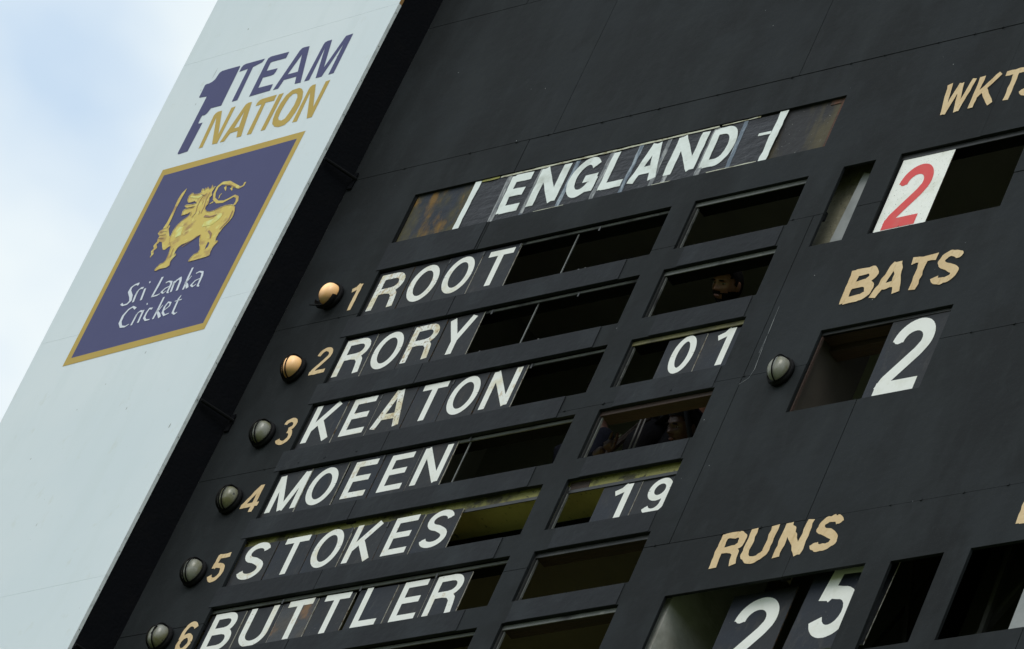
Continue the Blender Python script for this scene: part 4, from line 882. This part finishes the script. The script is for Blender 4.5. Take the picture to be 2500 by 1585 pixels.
# ------------------------------------------------------------------ people inside
def head_bm():
    bm = bmesh.new()
    nu, nv = 56, 40
    ring = []
    def shape(th, ph):
        d = Vector((math.sin(ph) * math.sin(th), math.sin(ph) * math.cos(th), math.cos(ph)))    # y forward
        z = d.z
        ax = .074 * (1 - .16 * max(0, -z) ** 1.5)
        ay = .094 if d.y < 0 else .086 * (1 - .02 * max(0, -z))
        az = .118
        p = Vector((d.x * ax, d.y * ay, z * az))
        if d.y > 0:
            def gs(cx, cz, sx, sz): return math.exp(-((p.x - cx) / sx) ** 2 - ((p.z - cz) / sz) ** 2)
            f = 0
            f += .011 * gs(0, .012, .010, .022) + .026 * gs(0, -.016, .013, .013) + .013 * gs(.013, -.022, .009, .009) + .013 * gs(-.013, -.022, .009, .009)
            f -= .013 * gs(.031, .014, .017, .012) + .013 * gs(-.031, .014, .017, .012)
            f += .007 * gs(.030, .036, .022, .008) + .007 * gs(-.030, .036, .022, .008) + .003 * gs(0, .036, .03, .008)
            f += .007 * gs(0, -.047, .022, .006) + .007 * gs(0, -.061, .019, .006) - .004 * gs(0, -.054, .024, .003) - .005 * gs(0, -.074, .02, .006)
            f += .012 * gs(0, -.095, .022, .014) + .005 * gs(.045, -.015, .018, .018) + .005 * gs(-.045, -.015, .018, .018)
            p.y += f
        return p
    for j in range(nv + 1):
        ph = math.pi * j / nv
        if j in (0, nv): ring.append([bm.verts.new(shape(0, ph))])
        else: ring.append([bm.verts.new(shape(2 * math.pi * i / nu, ph)) for i in range(nu)])
    for j in range(nv):
        A, B_ = ring[j], ring[j + 1]
        for i in range(nu):
            if len(A) == 1: bm.faces.new((A[0], B_[(i + 1) % nu], B_[i]))
            elif len(B_) == 1: bm.faces.new((A[i], A[(i + 1) % nu], B_[0]))
            else: bm.faces.new((A[i], A[(i + 1) % nu], B_[(i + 1) % nu], B_[i]))
    for s in (-1, 1):
        m_ = Matrix.Translation((s * .075, -.004, -.002)) @ Matrix.Rotation(s * R(20), 4, 'Z') @ Matrix.Diagonal((.010, .020, .034, 1))
        bmesh.ops.create_icosphere(bm, subdivisions=3, radius=1, matrix=m_)
    return bm

def skin_mesh(verts, edges, sub_=2):
    me = bpy.data.meshes.new('tmp')
    me.from_pydata([v[0] for v in verts], edges, [])
    o = bpy.data.objects.new('tmp', me); col.objects.link(o)
    md = o.modifiers.new('s', 'SKIN'); md.use_smooth_shade = True
    for i, v in enumerate(verts):
        r = v[1]
        me.skin_vertices[0].data[i].radius = r if isinstance(r, tuple) else (r, r)
    me.skin_vertices[0].data[0].use_root = True
    ss = o.modifiers.new('u', 'SUBSURF'); ss.levels = sub_; ss.render_levels = sub_
    dg = bpy.context.evaluated_depsgraph_get()
    ev = o.evaluated_get(dg)
    m2 = bpy.data.meshes.new_from_object(ev)
    bpy.data.objects.remove(o); bpy.data.meshes.remove(me)
    return m2

def person(label, hp, F, U, sk, hands, shirt, trousers, shirtm, trom, beard=0.6, hair=1.0, stripes=False, group=None):
    F = Vector(F).normalized(); U = Vector(U); U = (U - F * U.dot(F)).normalized()
    Rt = F.cross(U)                                            # head's own right hand side is +x when y forward, z up
    Hm = Matrix.Translation(Vector(hp)) @ Matrix((Rt, F, U)).transposed().to_4x4()
    verts, edges, names = [], [], {}
    for i, (nm, p, r) in enumerate(sk['v']): names[nm] = i; verts.append((p, r))
    edges = [(names[a], names[b]) for a, b in sk['e']]
    body = skin_mesh(verts, edges)
    bm = bmesh.new(); bm.from_mesh(body); bpy.data.meshes.remove(body)
    hb = head_bm(); bmesh.ops.transform(hb, matrix=Hm, verts=hb.verts)
    tmp = bpy.data.meshes.new('t'); hb.to_mesh(tmp); hb.free(); bm.from_mesh(tmp); bpy.data.meshes.remove(tmp)
    for hd in hands:                                           # hand: palm + five chains rooted in the palm
        hm = skin_mesh(hd['v'], hd['e'], 1)
        bm.from_mesh(hm); bpy.data.meshes.remove(hm)
    o = obj('person', bm, MT['skin'], None, smooth=True)
    rm = o.modifiers.new('Remesh', 'REMESH'); rm.mode = 'VOXEL'; rm.voxel_size = .0052; rm.use_smooth_shade = True
    tag(o, label, 'person', group)
    def lay(name, center, scl, mt, cut=None, n=3):
        b2 = bmesh.new()
        bmesh.ops.create_icosphere(b2, subdivisions=n, radius=1, matrix=Matrix.Translation(center) @ Matrix.Diagonal((*scl, 1)))
        if cut:
            kill = [v for v in b2.verts if cut(v.co)]
            bmesh.ops.delete(b2, geom=kill, context='VERTS')
        bmesh.ops.transform(b2, matrix=Hm, verts=b2.verts)
        return obj(name, b2, mt, o, smooth=True)
    lay('hair', (0, -.004, .014), (.0815, .096, .117 * hair), MT['hair'], cut=lambda c: (c.y > .052 and c.z < .066) or (c.y > .030 and c.z < .030) or (c.y > .008 and c.z < -.005) or c.z < -.07, n=4)
    if beard:
        hb = head_bm()
        kill = [v for v in hb.verts if not (v.co.z < -.026 - .35 * max(0, .055 - abs(v.co.x)) * (1 if abs(v.co.x) > .024 else 0) and v.co.y > -.03 and not (abs(v.co.x) < .022 and -.066 < v.co.z < -.046))]
        bmesh.ops.delete(hb, geom=kill, context='VERTS')
        for v in hb.verts: v.co *= 1.045
        bmesh.ops.transform(hb, matrix=Hm, verts=hb.verts)
        obj('beard', hb, MT['hair'], o, smooth=True)
    for s in (-1, 1):
        lay('eye', (s * .031, .0655, .012), (.0115, .010, .0055), MT['eyewhite'])
        lay('iris', (s * .031 - .002, .0735, .012), (.0048, .003, .0046), MT['iris'])
        lay('eyebrow', (s * .029, .0835, .0290), (.020, .0055, .0050), MT['hair'])
    lay('lips', (0, .0850, -.0545), (.021, .006, .0080), MT['lips'])
    for nm, ch, mt in (('shirt', shirt, shirtm), ('trousers', trousers, trom)):
        if ch:
            m2 = skin_mesh([(sk_[0], sk_[1]) for sk_ in ch['v']], ch['e'])
            b2 = bmesh.new(); b2.from_mesh(m2); bpy.data.meshes.remove(m2)
            c_ = obj(nm, b2, mt, o, smooth=True)
    return o
Fb = cr * -.68 + cu * -.02 + cf * -.72
Ub = cu + cr * .16
# standing man leaning towards the upper score slot
hp = Vector((-.350, .225, 20.665))
neck = hp - Ub.normalized() * .10 + Vector((0, .03, 0)); chest = Vector((-.42, .42, 20.34)); pelvis = Vector((-.60, .52, 19.98))
kn = Vector((-.66, .34, 19.66)); 
sk = {'v': [('pelvis', pelvis, (.13, .10)), ('chest', chest, (.15, .11)), ('neck0', neck.lerp(chest, .45), .075), ('neck', neck, .052), ('n2', hp - Ub.normalized() * .05, .055),
            ('shl', chest + Vector((.17, .02, .05)), .06), ('ell', chest + Vector((.30, .06, -.20)), .042), ('hal', chest + Vector((.22, -.10, -.36)), .03),
            ('shr', chest + Vector((-.17, .0, .03)), .06), ('elr', chest + Vector((-.32, .08, -.18)), .042), ('har', chest + Vector((-.34, -.08, -.36)), .03),
            ('hl', pelvis + Vector((.08, 0, -.08)), .085), ('kl', kn + Vector((.12, .12, -.06)), .058), ('fl', kn + Vector((.12, .26, -.38)), .04), ('tl', kn + Vector((.12, .12, -.41)), .035),
            ('hr', pelvis + Vector((-.08, 0, -.08)), .085), ('kr', kn, .06), ('fr', kn + Vector((-.02, .16, -.38)), .04), ('tr', kn + Vector((-.02, .02, -.41)), .035)],
      'e': [('pelvis', 'chest'), ('chest', 'neck0'), ('neck0', 'neck'), ('neck', 'n2'), ('chest', 'shl'), ('shl', 'ell'), ('ell', 'hal'), ('chest', 'shr'), ('shr', 'elr'), ('elr', 'har'),
            ('pelvis', 'hl'), ('hl', 'kl'), ('kl', 'fl'), ('fl', 'tl'), ('pelvis', 'hr'), ('hr', 'kr'), ('kr', 'fr'), ('fr', 'tr')]}
def hand_at(w, dirv, side, up, s=1.0, curl=.5):
    w = Vector(w); d = Vector(dirv).normalized(); sd = Vector(side).normalized(); u_ = Vector(up).normalized()
    v = [(w, .024 * s), (w + d * .045 * s, (.030 * s, .016 * s)), (w + d * .085 * s, (.036 * s, .014 * s))]
    e_ = [(0, 1), (1, 2)]
    for k in range(4):
        L = (.072, .082, .078, .062)[k] * s
        base = w + d * .080 * s + sd * (.027 - .018 * k) * s
        a1 = (d * math.cos(curl * .6) - u_ * math.sin(curl * .6)); a2 = (d * math.cos(curl * 1.7) - u_ * math.sin(curl * 1.7)); a3 = (d * math.cos(curl * 2.6) - u_ * math.sin(curl * 2.6))
        i = len(v)
        v += [(base, .0085 * s), (base + a1 * L * .45, .0080 * s), (base + a1 * L * .45 + a2 * L * .32, .0075 * s), (base + a1 * L * .45 + a2 * L * .32 + a3 * L * .25, .0065 * s)]
        e_ += [(1, i), (i, i + 1), (i + 1, i + 2), (i + 2, i + 3)]
    i = len(v)
    b = w + d * .025 * s + sd * .022 * s
    v += [(b, .012 * s), (b + (d * .6 + sd * .7 - u_ * .3) * .035 * s, .011 * s), (b + (d * .9 + sd * .55 - u_ * .6) * .060 * s, .0095 * s)]
    e_ += [(0, i), (i, i + 1), (i + 1, i + 2)]
    return {'v': v, 'e': e_}
def v2(sk, nm): return next(p for n_, p, r in sk['v'] if n_ == nm)
hl, hr = v2(sk, 'hal'), v2(sk, 'har')
hands = [hand_at(hl, (-.1, -.4, -.9), (0, -1, .3), (1, 0, 0)), hand_at(hr, (.1, -.4, -.9), (0, -1, .3), (-1, 0, 0))]
shirt = {'v': [(pelvis + Vector((0, 0, .02)), (.15, .12)), (chest, (.17, .13)), (chest + Vector((0, -.04, .12)), (.10, .08)), (chest + Vector((.18, .02, .05)), .072), (chest + Vector((.25, .04, -.10)), .060), (chest + Vector((-.18, 0, .03)), .072), (chest + Vector((-.27, .05, -.10)), .060)],
         'e': [(0, 1), (1, 2), (1, 3), (3, 4), (1, 5), (5, 6)]}
trs = {'v': [(pelvis + Vector((0, 0, .03)), (.145, .12)), (pelvis + Vector((.08, 0, -.08)), .098), (kn + Vector((.12, .12, -.06)), .075), (kn + Vector((.12, .26, -.34)), .062), (pelvis + Vector((-.08, 0, -.08)), .098), (kn, .078), (kn + Vector((-.02, .16, -.34)), .062)],
       'e': [(0, 1), (1, 2), (2, 3), (0, 4), (4, 5), (5, 6)]}
pB = person('bearded man looking out of the slot above the score 01', hp, Fb, Ub, sk, hands, shirt, trs, MT['blackcloth'], MT['blackcloth'])
pB.data.materials[0] = MT['skin2']
# the two pale stripes down the trouser leg
for off in (0, .024):
    pts = [(-.595 + off + .01 * k, .258 - .006 * k + off * .3, 19.86 - .075 * k) for k in range(6)]
    bm = bmesh.new(); add_tube(bm, pts, .0052, 6)
    obj('trouser_stripe', bm, MT['stripe'], pB)
# seated man
hp = Vector((-.415, .405, 19.778))
Fd = cr * -.76 + cu * -.04 + cf * -.62
Ud = cu + cr * .05
neck = hp - Ud.normalized() * .10 + Vector((0.02, .04, 0)); chest = Vector((-.36, .62, 19.58)); pelvis = Vector((-.30, .80, 19.34))
sk = {'v': [('pelvis', pelvis, (.13, .10)), ('chest', chest, (.15, .10)), ('neck', neck, .052), ('n2', hp - Ud.normalized() * .05, .055),
            ('shl', chest + Vector((.17, .0, .03)), .058), ('ell', chest + Vector((.26, -.14, -.16)), .042), ('hal', chest + Vector((.12, -.30, -.20)), .030),
            ('shr', chest + Vector((-.17, .0, .02)), .058), ('elr', chest + Vector((-.24, -.14, -.17)), .042), ('har', chest + Vector((-.12, -.30, -.22)), .030),
            ('kl', pelvis + Vector((.16, -.42, .10)), .06), ('fl', pelvis + Vector((.14, -.30, -.07)), .04), ('tl', pelvis + Vector((.14, -.46, -.08)), .03),
            ('kr', pelvis + Vector((-.16, -.42, .08)), .06), ('fr', pelvis + Vector((-.14, -.30, -.07)), .04), ('tr', pelvis + Vector((-.14, -.46, -.08)), .03)],
      'e': [('pelvis', 'chest'), ('chest', 'neck'), ('neck', 'n2'), ('chest', 'shl'), ('shl', 'ell'), ('ell', 'hal'), ('chest', 'shr'), ('shr', 'elr'), ('elr', 'har'),
            ('pelvis', 'kl'), ('kl', 'fl'), ('fl', 'tl'), ('pelvis', 'kr'), ('kr', 'fr'), ('fr', 'tr')]}
hl, hr = v2(sk, 'hal'), v2(sk, 'har')
hands = [hand_at(hl, (-.6, -.6, -.1), (0, -.2, 1), (0, -1, 0), .9), hand_at(hr, (.6, -.6, -.1), (0, -.2, 1), (0, -1, 0), .9)]
shirt = {'v': [(pelvis + Vector((0, -.02, .04)), (.15, .12)), (chest, (.17, .12)), (chest + Vector((.18, .0, .03)), .07), (chest + Vector((.25, -.10, -.12)), .056), (chest + Vector((-.18, 0, .02)), .07), (chest + Vector((-.23, -.10, -.12)), .056)],
         'e': [(0, 1), (1, 2), (2, 3), (1, 4), (4, 5)]}
trs = {'v': [(pelvis, (.14, .12)), (pelvis + Vector((.16, -.42, .10)), .074), (pelvis + Vector((.14, -.30, -.05)), .05), (pelvis + Vector((-.16, -.42, .08)), .074), (pelvis + Vector((-.14, -.30, -.05)), .05)],
       'e': [(0, 1), (1, 2), (0, 3), (3, 4)]}
person('seated man half behind a leaning pole in the slot below the score 01', hp, Fd, Ud, sk, hands, shirt, trs, MT['greycloth'], MT['blackcloth'], beard=0)
# crouching person whose forearm and hand show at the left of the same slot
pelvis = Vector((-1.28, .64, 19.52)); chest = Vector((-1.26, .52, 19.90)); hp = Vector((-1.245, .45, 20.22))
wr_ = Vector((-.755, .235, 19.545))
sk = {'v': [('pelvis', pelvis, (.13, .10)), ('chest', chest, (.15, .10)), ('neck', chest + Vector((.02, 0, .17)), .052), ('n2', hp - Vector((0, 0, .05)), .055),
            ('shl', chest + Vector((.15, -.03, .02)), .058), ('ell', Vector((-.98, .36, 19.56)), .045), ('hal', wr_, .026),
            ('shr', chest + Vector((-.16, .02, .02)), .058), ('elr', chest + Vector((-.12, .08, -.26)), .042), ('har', chest + Vector((.05, .02, -.50)), .030),
            ('kl', pelvis + Vector((.14, -.36, -.08)), .06), ('fl', pelvis + Vector((.12, -.20, -.20)), .04), ('tl', pelvis + Vector((.12, -.34, -.22)), .03),
            ('kr', pelvis + Vector((-.10, -.34, -.08)), .06), ('fr', pelvis + Vector((-.12, -.20, -.20)), .04), ('tr', pelvis + Vector((-.12, -.34, -.22)), .03)],
      'e': [('pelvis', 'chest'), ('chest', 'neck'), ('neck', 'n2'), ('chest', 'shl'), ('shl', 'ell'), ('ell', 'hal'), ('chest', 'shr'), ('shr', 'elr'), ('elr', 'har'),
            ('pelvis', 'kl'), ('kl', 'fl'), ('fl', 'tl'), ('pelvis', 'kr'), ('kr', 'fr'), ('fr', 'tr')]}
hands = [hand_at(wr_, (.95, -.15, .12), (0.1, -.2, 1), (-.1, 1, .2), 1.0, .55), hand_at(v2(sk, 'har'), (.6, -.6, -.1), (0, -.2, 1), (0, -1, 0), .9)]
shirt = {'v': [(pelvis + Vector((0, 0, .02)), (.15, .12)), (chest, (.17, .12)), (chest + Vector((.15, -.03, .02)), .072), (Vector((-.98, .36, 19.56)), .056), (Vector((-.82, .265, 19.535)), .042), (chest + Vector((-.17, .02, .02)), .07), (chest + Vector((-.14, .05, -.20)), .056)],
         'e': [(0, 1), (1, 2), (2, 3), (3, 4), (1, 5), (5, 6)]}
trs = {'v': [(pelvis, (.14, .12)), (pelvis + Vector((.14, -.36, -.08)), .074), (pelvis + Vector((.12, -.20, -.18)), .05), (pelvis + Vector((-.10, -.34, -.08)), .074), (pelvis + Vector((-.12, -.20, -.18)), .05)],
       'e': [(0, 1), (1, 2), (0, 3), (3, 4)]}
person('person in navy sleeve whose hand shows at the left of the slot below 01', hp, (.3, -.9, -.2), (0, 0, 1), sk, hands, shirt, trs, MT['navycloth'], MT['blackcloth'], beard=0)
pp_ = obj('paper_slip', ([(-.66, .195, 19.565), (-.615, .190, 19.570), (-.612, .192, 19.585), (-.657, .197, 19.580), (-.66, .197, 19.565), (-.615, .192, 19.570), (-.612, .194, 19.585), (-.657, .199, 19.580)],
    [(0, 1, 2, 3), (7, 6, 5, 4), (0, 4, 5, 1), (1, 5, 6, 2), (2, 6, 7, 3), (3, 7, 4, 0)]), MT['paper'])
tag(pp_, 'small white slip held between fingers in the slot below the score 01', 'paper')
bm = bmesh.new(); add_tube(bm, [(-.017, .31, 19.245), (-.60, .31, 20.275)], .015, 10)
o = obj('pole', bm, MT['greycloth']); tag(o, 'pale leaning pole in front of the seated man in the slot below 01', 'pole')
bm = bmesh.new(); add_tube(bm, [(-1.12, .30, 19.245), (-.62, .55, 20.35)], .020, 6)
o = obj('wooden_prop', bm, MT['wood']); tag(o, 'brown wooden prop leaning inside the slot below 01, above the hand', 'prop')
